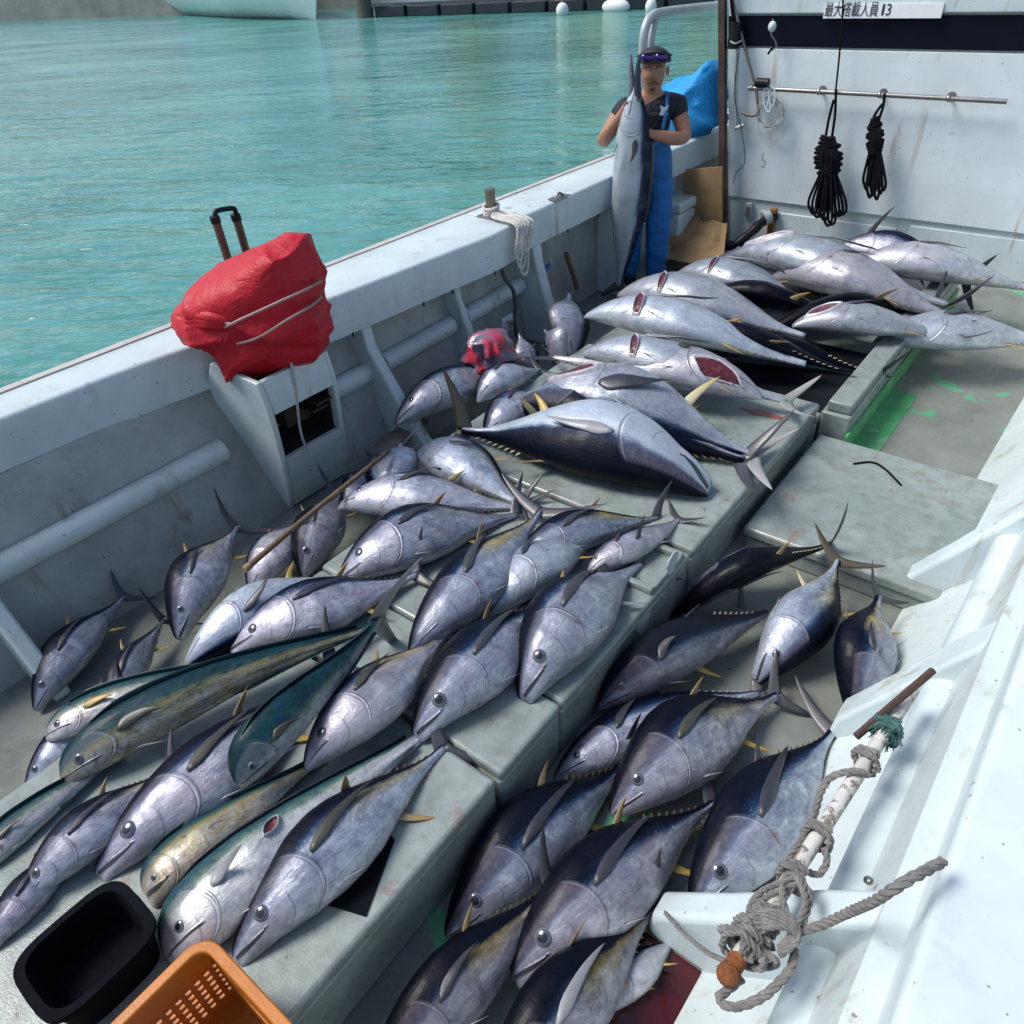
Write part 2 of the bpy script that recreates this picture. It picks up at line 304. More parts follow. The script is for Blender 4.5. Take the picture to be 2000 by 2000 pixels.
class MB:
    """collects shapes given in world coordinates; build() links them as one mesh object, origin at `org`"""
    def __init__(s): s.V = []; s.F = []
    def add(s, V, Fc):
        k = len(s.V); s.V += [Vector(v) for v in V]; s.F += [tuple(i + k for i in f) for f in Fc]; return s
    def box(s, a, b, R=None, c=None):
        x0, y0, z0 = a; x1, y1, z1 = b
        V = [Vector(p) for p in ((x0, y0, z0), (x1, y0, z0), (x1, y1, z0), (x0, y1, z0), (x0, y0, z1), (x1, y0, z1), (x1, y1, z1), (x0, y1, z1))]
        if R is not None: V = [R @ (v - c) + c for v in V]
        return s.add(V, [(0, 3, 2, 1), (4, 5, 6, 7), (0, 1, 5, 4), (1, 2, 6, 5), (2, 3, 7, 6), (3, 0, 4, 7)])
    def prism(s, poly, d):           # polygon (list of points) swept along vector d
        n = len(poly); d = Vector(d); A = [Vector(p) for p in poly]
        return s.add(A + [p + d for p in A], [tuple(range(n))[::-1], tuple(range(n, 2 * n))] + [(i, (i + 1) % n, (i + 1) % n + n, i + n) for i in range(n)])
    def loft(s, rings, cap=True, closed=True):
        n = len(rings[0]); V = [p for r in rings for p in r]; Fc = []
        for j in range(len(rings) - 1):
            for i in range(n if closed else n - 1):
                a = j * n + i; b = j * n + (i + 1) % n; Fc.append((a, b, b + n, a + n))
        if cap: Fc += [tuple(range(n))[::-1], tuple(range(len(V) - n, len(V)))]
        return s.add(V, Fc)
    def tube(s, pts, r, seg=8, cap=True, spl=True):
        P = spline(pts) if spl and len(pts) > 2 else [Vector(p) for p in pts]
        rr = (lambda t: r) if not callable(r) else r
        rings = []; up = None
        for i, p in enumerate(P):
            t = (P[min(i + 1, len(P) - 1)] - P[max(i - 1, 0)]).normalized()
            if up is None: up = t.orthogonal().normalized()
            up = (up - t * up.dot(t)); up = up.normalized() if up.length > 1e-6 else t.orthogonal().normalized()
            w = t.cross(up); q = rr(i / max(1, len(P) - 1))
            rings.append([p + (up * math.cos(a) + w * math.sin(a)) * q for a in [2 * math.pi * k / seg for k in range(seg)]])
        return s.loft(rings, cap)
    def rope(s, pts, r, pitch=None, seg=6, step=None):   # three laid strands
        pitch = pitch or r * 7; P = spline(pts, 24)
        L = [0]
        for a, b in zip(P, P[1:]): L.append(L[-1] + (b - a).length)
        m = max(8, int(L[-1] / (step or pitch / 7))); Q = []
        k = 0
        for i in range(m + 1):
            d = L[-1] * i / m
            while k < len(L) - 2 and L[k + 1] < d: k += 1
            f = (d - L[k]) / max(1e-9, L[k + 1] - L[k]); Q.append(P[k].lerp(P[k + 1], min(1, f)))
        up = None; fr = []
        for i, p in enumerate(Q):
            t = (Q[min(i + 1, m)] - Q[max(i - 1, 0)]).normalized()
            if up is None: up = t.orthogonal().normalized()
            up = (up - t * up.dot(t)).normalized(); fr.append((up.copy(), t.cross(up)))
        for c in range(3):
            pts2 = []
            for i, p in enumerate(Q):
                a = 2 * math.pi * (L[-1] * i / m / pitch + c / 3); pts2.append(p + (fr[i][0] * math.cos(a) + fr[i][1] * math.sin(a)) * r * .5)
            s.tube(pts2, r * .56, seg, spl=False)
        return s
    def sphere(s, c, r, nu=14, nv=10, M=None):
        r = Vector(r) if not isinstance(r, (int, float)) else Vector((r, r, r)); c = Vector(c); V = [Vector((0, 0, r.z))]
        for j in range(1, nv):
            a = math.pi * j / nv
            V += [Vector((r.x * math.sin(a) * math.cos(2 * math.pi * i / nu), r.y * math.sin(a) * math.sin(2 * math.pi * i / nu), r.z * math.cos(a))) for i in range(nu)]
        V.append(Vector((0, 0, -r.z))); Fc = [(0, 1 + i, 1 + (i + 1) % nu) for i in range(nu)]
        for j in range(nv - 2):
            for i in range(nu):
                a = 1 + j * nu + i; b = 1 + j * nu + (i + 1) % nu; Fc.append((a, a + nu, b + nu, b))
        e = len(V) - 1; k = e - nu; Fc += [(k + i, e, k + (i + 1) % nu) for i in range(nu)]
        return s.add([(M @ v if M is not None else v) + c for v in V], Fc)
    def build(s, name, mat, parent=None, org=None, smooth=False, bevel=0, seg=2, sharp=40):
        if parent is not None: org = parent.matrix_world.translation
        elif org is None:
            org = Vector((sum(v.x for v in s.V) / len(s.V), sum(v.y for v in s.V) / len(s.V), min(v.z for v in s.V)))
        inv = (parent.matrix_world if parent is not None else Matrix.Translation(org)).inverted()
        me = mesh(name, [inv @ v for v in s.V], s.F)
        bm = bmesh.new(); bm.from_mesh(me); fix(bm); bm.to_mesh(me); bm.free()
        o = link(name, me, mat, parent)
        if parent is None: o.location = org
        if bevel:
            md = o.modifiers.new('bevel', 'BEVEL'); md.width = bevel; md.segments = seg; md.limit_method = 'ANGLE'; md.angle_limit = math.radians(35)
        if smooth or bevel:
            me.shade_smooth()
            try: me.set_sharp_from_angle(angle=math.radians(sharp if not bevel else 60))
            except Exception: pass
        return o
def spline(pts, sub=8):
    P = [Vector(p) for p in pts]; out = []
    for i in range(len(P) - 1):
        a, b, c, d = P[max(i - 1, 0)], P[i], P[i + 1], P[min(i + 2, len(P) - 1)]
        for k in range(sub):
            t = k / sub
            out.append(.5 * ((2 * b) + (c - a) * t + (2 * a - 5 * b + 4 * c - d) * t * t + (3 * b - a - 3 * c + d) * t ** 3))
    return out + [P[-1]]

# ------------------------------------------------------------------ fish builder
def prof(pts):
    x, y = zip(*pts); X = np.linspace(0, 1, 401); v = np.interp(X, x, y)
    k = np.exp(-np.linspace(-2, 2, 25) ** 2); k /= k.sum()
    sm = np.convolve(np.pad(v, 12, 'edge'), k, 'valid'); w = np.clip(X / .06, 0, 1)
    return sm * w + v * (1 - w)
PX = np.linspace(0, 1, 401)
SHAPES = {
 'tuna': dict(up=prof([(0, .04), (.012, .085), (.05, .165), (.10, .25), (.17, .34), (.26, .43), (.36, .492), (.44, .5), (.53, .47), (.62, .395), (.71, .29), (.80, .18), (.88, .095), (.94, .055), (1, .05)]),
              lo=prof([(0, .04), (.012, .075), (.05, .14), (.10, .225), (.17, .32), (.26, .42), (.36, .488), (.45, .5), (.55, .455), (.64, .36), (.73, .25), (.82, .15), (.90, .08), (.95, .055), (1, .05)]),
              w=prof([(0, .025), (.012, .06), (.06, .14), (.12, .215), (.2, .285), (.32, .335), (.45, .335), (.6, .265), (.72, .18), (.84, .095), (.92, .06), (1, .045)])),
 'slim': dict(up=prof([(0, .04), (.01, .08), (.05, .2), (.12, .34), (.22, .45), (.35, .5), (.5, .49), (.62, .41), (.74, .29), (.85, .17), (.93, .09), (1, .06)]),
              lo=prof([(0, .04), (.01, .08), (.05, .19), (.12, .32), (.22, .44), (.36, .5), (.5, .47), (.62, .38), (.74, .26), (.85, .15), (.93, .08), (1, .06)]),
              w=prof([(0, .03), (.05, .18), (.12, .3), (.25, .4), (.42, .41), (.6, .32), (.76, .19), (.9, .09), (1, .05)])),
 'mahi': dict(up=prof([(0, .10), (.01, .24), (.03, .36), (.06, .44), (.11, .49), (.2, .5), (.32, .47), (.48, .39), (.64, .28), (.8, .17), (.92, .10), (1, .09)]),
              lo=prof([(0, .10), (.01, .20), (.04, .29), (.09, .38), (.16, .45), (.28, .49), (.42, .44), (.58, .33), (.74, .21), (.88, .12), (1, .09)]),
              w=prof([(0, .06), (.02, .16), (.08, .27), (.18, .33), (.32, .34), (.5, .27), (.7, .17), (.88, .08), (1, .05)])),
 'wahoo': dict(up=prof([(0, .06), (.05, .2), (.12, .34), (.22, .45), (.35, .5), (.55, .49), (.7, .4), (.82, .27), (.92, .14), (1, .09)]),
               lo=prof([(0, .06), (.05, .2), (.12, .35), (.22, .47), (.38, .5), (.55, .48), (.7, .37), (.82, .24), (.92, .12), (1, .09)]),
               w=prof([(0, .05), (.06, .2), (.15, .34), (.3, .42), (.5, .42), (.7, .3), (.85, .16), (1, .06)])),
}
def sst(x, a, b):
    t = np.clip((x - a) / (b - a), 0, 1); return t * t * (3 - 2 * t)
US = np.concatenate([np.linspace(0, .05, 10)[:-1], np.linspace(.05, .42, 50)[:-1], np.linspace(.42, 1, 32)])
NV = 44
def blade(fn, th, ns=11, nt=5):
    """closed fin: fn(s,t) -> (point, normal), s root..tip, t -1..1 across"""
    V = []; UV = []
    for sd in (1, -1):
        for i in range(ns):
            s = i / (ns - 1)
            for j in range(nt):
                t = -1 + 2 * j / (nt - 1); p, n = fn(s, t)
                V.append(p + n * (sd * .5 * (th * (1 - .8 * s) * (1 - t * t) + .0006))); UV.append((s, (t + 1) / 2))
    Fc = []; o = ns * nt
    for i in range(ns - 1):
        for j in range(nt - 1):
            a = i * nt + j; Fc += [(a, a + 1, a + nt + 1, a + nt), (o + a, o + a + nt, o + a + nt + 1, o + a + 1)]
        a = i * nt; Fc.append((a, a + nt, o + a + nt, o + a)); a += nt - 1; Fc.append((a, o + a, o + a + nt, a + nt))
    for j in range(nt - 1):
        Fc.append((j, o + j, o + j + 1, j + 1)); a = (ns - 1) * nt + j; Fc.append((a, a + 1, o + a + 1, o + a))
    return V, Fc, UV
def join(parts):
    V, Fc, UV = [], [], []
    for v, f, u in parts:
        k = len(V); V += v; Fc += [tuple(i + k for i in q) for q in f]; UV += u
    return V, Fc, UV
FISH = []
def make_fish(name, label, cat, group, A, B, e3h, lean, supA, supB, o):
    shp = SHAPES[o['shape']]; A = Vector(A); B = Vector(B); L = (B - A).length; D = o['D'] * L
    e1 = (B - A).normalized(); e3h = (e3h - e1 * e3h.dot(e1)).normalized(); e2h = e3h.cross(e1)
    sg = 1 if (e2h.dot(o['face']) if 'face' in o else e2h.z) >= 0 else -1; upv = e2h * sg
    a = math.radians(lean); e3 = e3h * math.cos(a) + upv * math.sin(a); e2 = e3.cross(e1)
    up = lambda u: np.interp(u, PX, shp['up']) * D
    lo = lambda u: np.interp(u, PX, shp['lo']) * D
    w = lambda u: np.interp(u, PX, shp['w']) * D * o.get('fat', 1)
    O = A + (B - A) * .4
    if o.get('drape', True):
        T0 = math.hypot(w(.4) * e2.z, (up(.4) + lo(.4)) / 2 * e3.z)
        O.z = supA * .6 + supB * .4 + o.get('hump', 0) * .95 + T0 * .96
    M = Matrix(((e1.x, e2.x, e3.x, O.x), (e1.y, e2.y, e3.y, O.y), (e1.z, e2.z, e3.z, O.z), (0, 0, 0, 1)))
    bend, hook = o.get('bend', 0), o.get('hook', 0)
    sag = .76 if o.get('drape', True) else 1.
    def off(u):
        dz = bend * L * math.sin(math.pi * min(max(u, 0), 1)) + hook * L * max(0, u - .5) ** 2 * 4
        if not o.get('drape', True): return (0, o.get('arch', 0) * L * math.sin(math.pi * min(1, u)), dz)
        uc = min(max(u, 0), 1); T = math.hypot(sag * w(uc) * e2.z, (up(uc) + lo(uc)) / 2 * e3.z)
        ce = (up(uc) - lo(uc)) / 2 * e3.z
        des = supA + (supB - supA) * uc + o.get('hump', 0) * math.sin(math.pi * uc) + T * .96 - ce
        d = des - (O.z + (u - .4) * L * e1.z)
        return (e1.z * d, e2.z * d, e3.z * d + dz)
    def P(u, y, z):
        f = off(u); return Vector(((u - .4) * L + f[0], y + f[1], z + f[2]))
    gill = o.get('gill', .335); mo = o.get('mouth', 0)
    root = empty(name, O, label, cat, group, M)
    root['gill'] = gill
    # body
    V = []; UV = []
    for u in US:
        uu, ll, ww = float(up(u)), float(lo(u)), float(w(u))
        for k in range(NV):
            t = 2 * math.pi * k / NV; v = min(t, 2 * math.pi - t) / math.pi; c, s = math.cos(t), math.sin(t)
            opv = gill - .62 * (v - .56) ** 2; rg = 0
            if .2 < v < .97:
                wv = float(sst(v, .2, .34) * (1 - sst(v, .88, .97)))
                rg = wv * (float(sst(u, opv - .10, opv - .01)) if u < opv else 1 - float(sst(u, opv, opv + .014)))
            y = ww * (abs(s) ** .9) * (1 if s >= 0 else -1) * (1 + .012 * rg); z = (uu if c > 0 else ll) * c * (1 + .008 * rg)
            if s * sg < 0: y *= sag
            mv = .59 + .42 * u
            if u < .13 and mo:
                if v > mv: z -= mo * (.13 - u) * L * .6
                else: z += mo * (.13 - u) * L * .1
            p = P(float(u), y, z)
            p += Vector((0, 1, 1)) * (mnoise.noise(Vector((u * 9, k * .4, len(FISH) * 3.1))) * .0035 * L * float(sst(u, .1, .4)))
            V.append(p); UV.append((float(u), v))
    n = len(US); Fc = [tuple(range(NV))[::-1], tuple(range((n - 1) * NV, n * NV))]
    for i in range(n - 1):
        for k in range(NV):
            q = (k + 1) % NV; Fc.append((i * NV + k, i * NV + q, (i + 1) * NV + q, (i + 1) * NV + k))
    body = link('body', mesh('fish_body', V, Fc, UV), {'tuna': skin_tuna, 'slim': skin_tuna, 'mahi': skin_mahi, 'wahoo': skin_wahoo}[o.get('skin', o['shape'])], root, True)
    for k, dv in (('yellow', 0), ('back', 0), ('pale', 0), ('dark', 0)): body[k] = float(o.get(k, dv))
    body['gill'] = float(gill)
    def surf(u, z, side):
        d = up(u) if z > 0 else lo(u); q = max(0., 1 - min(1, abs(z / max(1e-6, d))) ** 2)
        return side * float(w(u)) * q ** .45 * (sag if side * sg < 0 else 1.)
    def snorm(u, z, side):
        h = .004; a0 = P(u, surf(u, z, side), z); a1 = P(u + h, surf(u + h, z, side), z); dz = h * L; a2 = P(u, surf(u, z + dz, side), z + dz)
        nn = (a1 - a0).cross(a2 - a0).normalized(); return nn if nn.y * side > 0 else -nn
    sides = [sg] if abs(lean) < 22 else [sg, -sg]
    if o.get('both'): sides = [1, -1]
    er = o.get('eye', .030)
    for sd in sides:
        if er and not (sd != sides[0] and lean < 0):
            eu, ez = o.get('eu', .128), o.get('ez', .04) * D
            nn = snorm(eu, ez, sd); c = P(eu, surf(eu, ez, sd), ez)
            ey = MB().sphere((0, 0, 0), 1, 18, 14); me = mesh('fish_eye', ey.V, ey.F)
            e = link('eye', me, eye_m, root, True); x = (Vector((1, 0, 0)) - nn * nn.x).normalized(); zz = x.cross(nn)
            r = er * L; R = Matrix(((x.x, nn.x, zz.x, 0), (x.y, nn.y, zz.y, 0), (x.z, nn.z, zz.z, 0), (0, 0, 0, 1)))
            e.matrix_local = Matrix.Translation(c - nn * r * .12) @ R @ Matrix.Diagonal((r, r * .42, r, 1))
        pl = o.get('pec', .27) * 1.22
        if pl:
            pu, pz = gill + .012, o.get('pz', .06) * D; pa = o.get('pa', .05); lf = o.get('plift', .03); pw = o.get('pw', .024)
            def fp(s, t, sd=sd):
                u = pu + pl * s * (1 - .08 * s); z = pz + pa * L * s + .02 * L * math.sin(s * 2.2) + t * pw * L * ((1 - s) ** .85) * min(1.25, .3 + 5 * s) - pw * L * .7 * s * s
                y = surf(min(u, .97), z, sd) if abs(z) < (up(min(u, .97)) if z > 0 else lo(min(u, .97))) else 0
                return P(u, y + sd * (.0035 + lf * L * s * s), z), Vector((0, sd, 0))
            link('pectoral_fin', mesh('pectoral_fin', *blade(fp, .006 * L / .8 + .003, 14, 7)), o.get('pmat', fin_pec), root, True)
        if o.get('pelvic', True):
            def fv(s, t, sd=sd):
                u = gill + .04 + .085 * s; z = -lo(u) * .86 - .03 * L * s; y = surf(gill + .04, -lo(gill + .04) * .86, sd)
                return P(u + t * .011 * (1 - s), y + sd * .006 * L * s, z), Vector((0, sd, 0))
            link('pelvic_fin', mesh('pelvic_fin', *blade(fv, .004, 7, 3)), fin_pec_pale, root, True)
    def spike(u0, sgn, h, sweep, hw, tilt, mt, nm):
        ca, sa = math.cos(tilt), math.sin(tilt) * sg
        def fs(s, t):
            z = h * L * s; b = (up(u0) if sgn > 0 else lo(u0)) * .96
            u = u0 + sweep * (s ** 1.35) + t * hw * (1 - s) ** .8 * (1 + .5 * s)
            return P(u, z * sa, sgn * (b + z * ca)), Vector((0, ca, -sa * sgn))
        link(nm, mesh(nm, *blade(fs, .007 * L / .8, 10, 5)), mt, root, True)
    if o['shape'] in ('tuna', 'slim'):
        if o.get('d2', .10): spike(o.get('d2u', .60), 1, o.get('d2', .10), o.get('d2s', .085), .024, math.radians(o.get('d2t', 25)), o.get('d2m', fin_orange), 'dorsal_fin')
        if o.get('d1', 0): spike(.34, 1, o['d1'], .07, .02, math.radians(o.get('d1t', 10)), fin_dark, 'dorsal_fin')
        if o.get('an', .10): spike(o.get('anu', .68), -1, o.get('an', .10), o.get('ans', .085), .022, math.radians(o.get('ant', 12)), o.get('anm', fin_yellow), 'anal_fin')
        if o.get('finlets', True):
            for sgn, nm in ((1, 'dorsal_finlets'), (-1, 'anal_finlets')):
                fl = MB()
                for q in range(8):
                    u = .70 + .03 * q; b = float(up(u) if sgn > 0 else lo(u)); h = (.012 - .0008 * q) * L
                    f = .009 * L
                    fl.add([P(u, f * .3, sgn * b * .97), P(u, -f * .3, sgn * b * .97), P(u + .018, 0, sgn * b * .95), P(u + .023, 0, sgn * (b + h))], [(0, 1, 2), (0, 3, 1), (1, 3, 2), (2, 3, 0)])
                me = mesh(nm, fl.V, fl.F, [(i % 4 == 3, .5) for i in range(len(fl.V))]); link(nm, me, o.get('flm', finlet_m), root)
    elif o['shape'] == 'mahi':
        for sgn, ua, ub, h, nm in ((1, .12, .93, .02, 'dorsal_fin'), (-1, .5, .93, .012, 'anal_fin')):
            def fd(s, t):
                u = ua + (ub - ua) * s; b = float(up(u) if sgn > 0 else lo(u)); z = sgn * (b * .95 + (t + 1) / 2 * h * L * (1 - .6 * s) * min(1, s * 8 + .1))
                return P(u, sg * .012 * (t + 1), z), Vector((0, 1, 0))
            link(nm, mesh(nm, *blade(fd, .006, 22, 4)), o.get('dm', fin_teal), root, True)
    elif o['shape'] == 'wahoo':
        def fd(s, t):
            u = .24 + .4 * s; z = float(up(u)) * .97 + (t + 1) / 2 * .022 * L; return P(u, 0, z), Vector((0, 1, 0))
        link('dorsal_fin', mesh('dorsal_fin', *blade(fd, .006, 18, 4)), fin_dark, root, True)
    # tail
    if o.get('tail', True):
        ts, sw, tc = o.get('tspan', .165) * 1.22, o.get('tsweep', .15), o.get('tc', .034)
        tw = math.radians(o['tw']) if 'tw' in o else -math.radians(lean) * sg * .75
        tp = math.radians(o.get('tpitch', 14)) * sg; tl = o.get('tlobe', (1, 1)); parts = []
        ct, st = math.cos(tw), math.sin(tw)
        for q, (sgn) in enumerate((1, -1)):
            def ft(s, t):
                x = L * (-.025 + .02 * (1 - s) + sw * s ** 1.25 + t * tc * (1 - s) ** .7 * (1 + .25 * s)); z = sgn * ts * L * tl[q] * s ** .95
                y = sg * L * (o.get('tcurl', 0) * s * s) ; x2 = x * math.cos(tp); y2 = y + x * math.sin(tp)
                p = P(1, 0, 0); return p + Vector((x2, y2 * ct - z * st, y2 * st + z * ct)), Vector((0, ct, st))
            parts.append(blade(ft, .012 * L, 13, 5))
        link('tail_fin', mesh('tail_fin', *join(parts)), o.get('tm', fin_tail), root, True)
    for cut in o.get('cuts', []):              # gutted openings: a raised pale lip round dark red flesh
        cu, cz, cl, cw, rot = cut
        def fc(r, th):
            x, z = math.cos(th) * cl * r, math.sin(th) * cw * r * (1 - .55 * abs(math.cos(th)) ** 3)
            xx, zz = x * math.cos(rot) - z * math.sin(rot), x * math.sin(rot) + z * math.cos(rot)
            u = cu + xx; z = cz * D + zz * L; lim = .97 * float(up(u) if z > 0 else lo(u)); z = max(-lim, min(lim, z)); return u, z
        for nm, radii, mt in (('gill_opening', [(0, .004), (.35, .0045), (.7, .006), (.97, .010)], flesh_m), ('cut_edge', [(.92, .006), (.97, .017), (1.05, .017), (1.16, -.003)], skin_white)):
            rings = []
            for r, hgt in radii:
                rr = max(r, .02); rg = []
                for k in range(28):
                    th = 2 * math.pi * k / 28; u, z = fc(rr, th); rg.append(P(u, surf(u, z, sg) + sg * hgt * (L / 1.2 + .2), z))
                rings.append(rg)
            mb = MB().loft(rings, False); me = mesh(nm, mb.V, mb.F); bm = bmesh.new(); bm.from_mesh(me); fix(bm); bm.to_mesh(me); bm.free()
            link(nm, me, mt, root, True)
    FISH.append(root)
    return root
skin_white = simple('pale_cut_skin', (.5, .48, .52), .3, .1, var=.3, sc=40, bump=.3, bsc=150)
DEF = {
 'tuna': dict(shape='tuna', D=.285, d2=.08),
 'slim': dict(shape='slim', D=.235, pec=.13, eye=.02, gill=.27, eu=.1, d2u=.56, anu=.62, d2=.05, an=.05, d2m=fin_dark, anm=fin_pec_pale, tspan=.15, tsweep=.13, flm=finlet_pale),
 'mahi': dict(shape='mahi', D=.225, pec=.12, pw=.02, pa=-.02, eye=.018, ez=.02, eu=.065, gill=.17, tspan=.14, tsweep=.2, tc=.026, tm=fin_tail_pale, pmat=fin_pec_olive),
}
def F_(kind, label, h, t, zA, zB, dors, lean=0, group=None, cat=None, name=None, **o):
    d = dict(DEF[kind]); d.update(o)
    rj = random.Random(label)
    if group in (LOW, HAT, FAR): d['D'] *= (1.09 if group == FAR else 1.2 if abs(t[0] - h[0]) > 1.15 * abs(t[1] - h[1]) else 1.05) if d['D'] < .34 else 1.0
    d['pale'] = d.get('pale', 0) * .6
    if group == FAR and d.get('pec'): d.setdefault('pw', .045); d['pec'] *= 1.1
    d['D'] *= rj.uniform(.96, 1.05); d['eye'] = d.get('eye', .030) * rj.uniform(.86, 1.0)
    if kind == 'tuna' and 'mouth' not in o: d['mouth'] = rj.choice((0, 0, .1, .2, .3))
    d.setdefault('fat', rj.uniform(.9, 1.08)); d.setdefault('tcurl', rj.uniform(-.02, .10)); d.setdefault('tpitch', rj.uniform(4, 30)); d.setdefault('d2t', rj.uniform(0, 60))
    if 'bend' not in o: d['bend'] = rj.uniform(-.035, .035); d.setdefault('hook', rj.uniform(-.035, .035))
    if zA < .25 or zA < H + .05 and -5 < lean < 20: lean += 9
    A = atz(*h, zA + .04); B = atz(*t, zB + .03)
    e3h = hint((A + B) / 2, *dors)
    return make_fish(name or {'tuna': 'tuna', 'slim': 'small_tuna', 'mahi': 'dolphinfish'}[kind], label, cat or {'tuna': 'tuna', 'slim': 'tuna', 'mahi': 'fish'}[kind],
                     group, A, B, e3h, lean, zA, zB, d)
UL, UR, DR, DL, UP, DN = (-1, -.7), (.8, -.6), (.8, .7), (-.8, .6), (0, -1), (0, 1)
LOW, HAT, FAR, GUT = 'tuna lying on the lower deck', 'tuna laid on the near hatch covers', 'big gutted tuna piled at the far end', 'tuna in the gutter beside the bulwark'
H = .30
def fishes():
    t = lambda *a, **k: F_('tuna', *a, **k)
    # ---- lower deck, right
    t('dark-backed tuna on the lower deck against the grey lid, back towards us', (1263, 1160), (1568, 1020), 0, .18, DR, 48, LOW, pec=.22, yellow=.3, back=.03, flm=finlet_pale, D=.25, mouth=.5, tm=fin_tail_brown, tw=-10, eye=.02)
    t('plump silver tuna nose down on the lower deck, its back turned to the right', (1431, 1276), (1592, 1055), .03, .2, DR, -20, LOW, pec=.0, yellow=.6, D=.34, tm=fin_tail_brown, tspan=.2, d2t=10, anm=fin_cream, mouth=.3, back=-.02, fat=1.1)
    t('dark blue tuna at the right edge, its head under a raised tail fin', (1610, 1342), (1660, 1118), .04, .17, UL, 22, LOW, yellow=.9, D=.44, pec=.2, eye=0, back=.02, tspan=.2)
    F_('slim', 'pale narrow fish under the black-headed fish on the lower deck', (1178, 1282), (1405, 1150), -.02, -.02, UL, 0, LOW, D=.24, pec=0, pale=.2)
    F_('slim', 'dark blue black-headed fish on the lower deck beside the hatch side', (1127, 1326), (1452, 1158), .07, .07, UL, 32, LOW, D=.2, dark=.45, pec=.1, pmat=fin_dark, tail=False, back=.06, anm=fin_yellow, an=.08, anu=.5)
    F_('slim', 'small silver tuna with a short dark pectoral fin under the black-headed fish', (1046, 1460), (1431, 1297), .0, .0, UL, 5, LOW, D=.185, pec=.12, eye=.017, pmat=fin_dark, tspan=.13, pa=.07)
    t('tuna with an olive pectoral fin lying across the middle of the lower deck', (1154, 1526), (1470, 1310), .05, .05, UL, 12, LOW, yellow=.5, pmat=fin_pec_olive, pec=.27, pa=.06, D=.31, back=.04, tspan=.15)
    t('big round-eyed tuna beside the white roped pole, head on the white knee', (1305, 1716), (1568, 1368), .06, .03, UL, 8, LOW, pec=.36, pa=.07, D=.30, eye=.031, back=.02, tw=-20, d2m=fin_dark, tspan=.19)
    t('dark tuna against the hatch side with a raised tail fin across it', (841, 1758), (1187, 1438), .0, .02, UL, 25, LOW, pec=.37, pa=.07, D=.30, eye=.029, back=.05, mouth=.2)
    t('large scuffed tuna in the middle of the lower deck with a long black pectoral fin', (965, 1836), (1342, 1503), .06, .05, UL, 10, LOW, pec=.35, pa=.07, D=.30, eye=.032, back=.04, mouth=.3, pmat=fin_pec, tw=15)
    t('yellow-sided tuna at the bottom edge whose tail stands up over its neighbour', (690, 2040), (1032, 1655), .05, .12, UL, 18, LOW, yellow=.8, pec=.22, D=.28, back=.04, tw=10, tspan=.19, tpitch=12)
    t('yellow-sided tuna at the bottom edge whose tail touches the white knee', (905, 2120), (1237, 1703), .08, .05, UL, 22, LOW, yellow=.9, pec=.30, D=.30, back=.04, pmat=fin_pec_pale, tspan=.17)
    t('pale-bellied tuna with a yellow fin lying in the red drain corner', (1135, 1905), (1285, 1760), .0, .0, UL, -30, LOW, pale=.5, D=.36, eye=0, pec=.1, tail=False, finlets=False)
    # ---- near hatch covers
    t('large grey tuna in front, its head just behind the orange crate', (436, 1800), (829, 1399), H, H, UL, 8, HAT, D=.285, pec=.30, pa=.045, eye=.031, yellow=.55, back=-.01, d2t=70, d2=.08, d2s=.02, anm=fin_orange, d2m=fin_orange, pmat=fin_pec_olive, an=.11, pale=.0)
    F_('mahi', 'silver blue-spotted dolphinfish whose head touches the orange crate', (308, 1800), (800, 1372), H, H, UL, 4, 'dolphinfish on the near hatch covers', D=.235, pmat=fin_pec_pale, pec=.1, tail=False, plift=.12, dm=fin_pec, back=-.04, pale=.35, cuts=[(.40, .15, .035, .018, .4)])
    F_('mahi', 'yellow dolphinfish with an open mouth at the bottom left', (268, 1682), (610, 1425), H, H, UL, 3, 'dolphinfish on the near hatch covers', D=.27, yellow=1, mouth=.45, pec=0, tail=False, back=-.03, pale=.15)
    F_('mahi', 'dark green dolphinfish seen from above, lying on top of the others', (443, 1470), (718, 1168), H + .12, H + .17, UL, 62, 'dolphinfish on the near hatch covers', D=.24, eye=.02, hook=.03, back=.12, fat=1.2, tspan=.36, tpitch=25, tc=.05)
    t('long grey tuna at the left edge with a black pectoral fin', (175, 1640), (640, 1256), H, H, UL, 6, HAT, D=.24, pec=.26, pa=.05, yellow=.3, back=-.02, pmat=fin_pec_olive)
    F_('mahi', 'green-backed dolphinfish with a yellow side stretching in from the left edge', (110, 1462), (712, 1172), H + .02, H + .04, UL, 40, 'dolphinfish on the near hatch covers', D=.15, yellow=.9, tail=False, back=.08)
    F_('mahi', 'blue and silver fish at the left edge under the green-backed one', (80, 1380), (520, 1232), H, H, UP, 12, 'dolphinfish on the near hatch covers', D=.17, pec=.12, pmat=fin_yellow, tail=False, yellow=.1)
    t('yellow-streaked silver tuna with an olive pectoral fin, in the middle of the near row', (572, 1440), (842, 1185), H + .05, H + .04, UL, 0, HAT, D=.335, yellow=1, pec=.26, pa=.04, eye=.029, back=-.03, pmat=fin_pec_olive, pale=.2)
    t('round-eyed tuna with an open mouth at the front edge of the hatch', (780, 1376), (1045, 1121), H + .02, H, UL, 12, HAT, D=.32, pec=.40, pa=.06, eye=.034, mouth=.35, back=0, pmat=fin_dark, ez=.0, anm=fin_dark)
    t('round-eyed tuna with a very long straight black pectoral fin', (984, 1308), (1200, 1055), H, H, UL, 2, HAT, D=.36, pec=.52, pa=.08, eye=.034, back=-.05, pmat=fin_dark, ez=.0, pw=.026, d2=.06, anm=fin_pec_pale, tw=40)
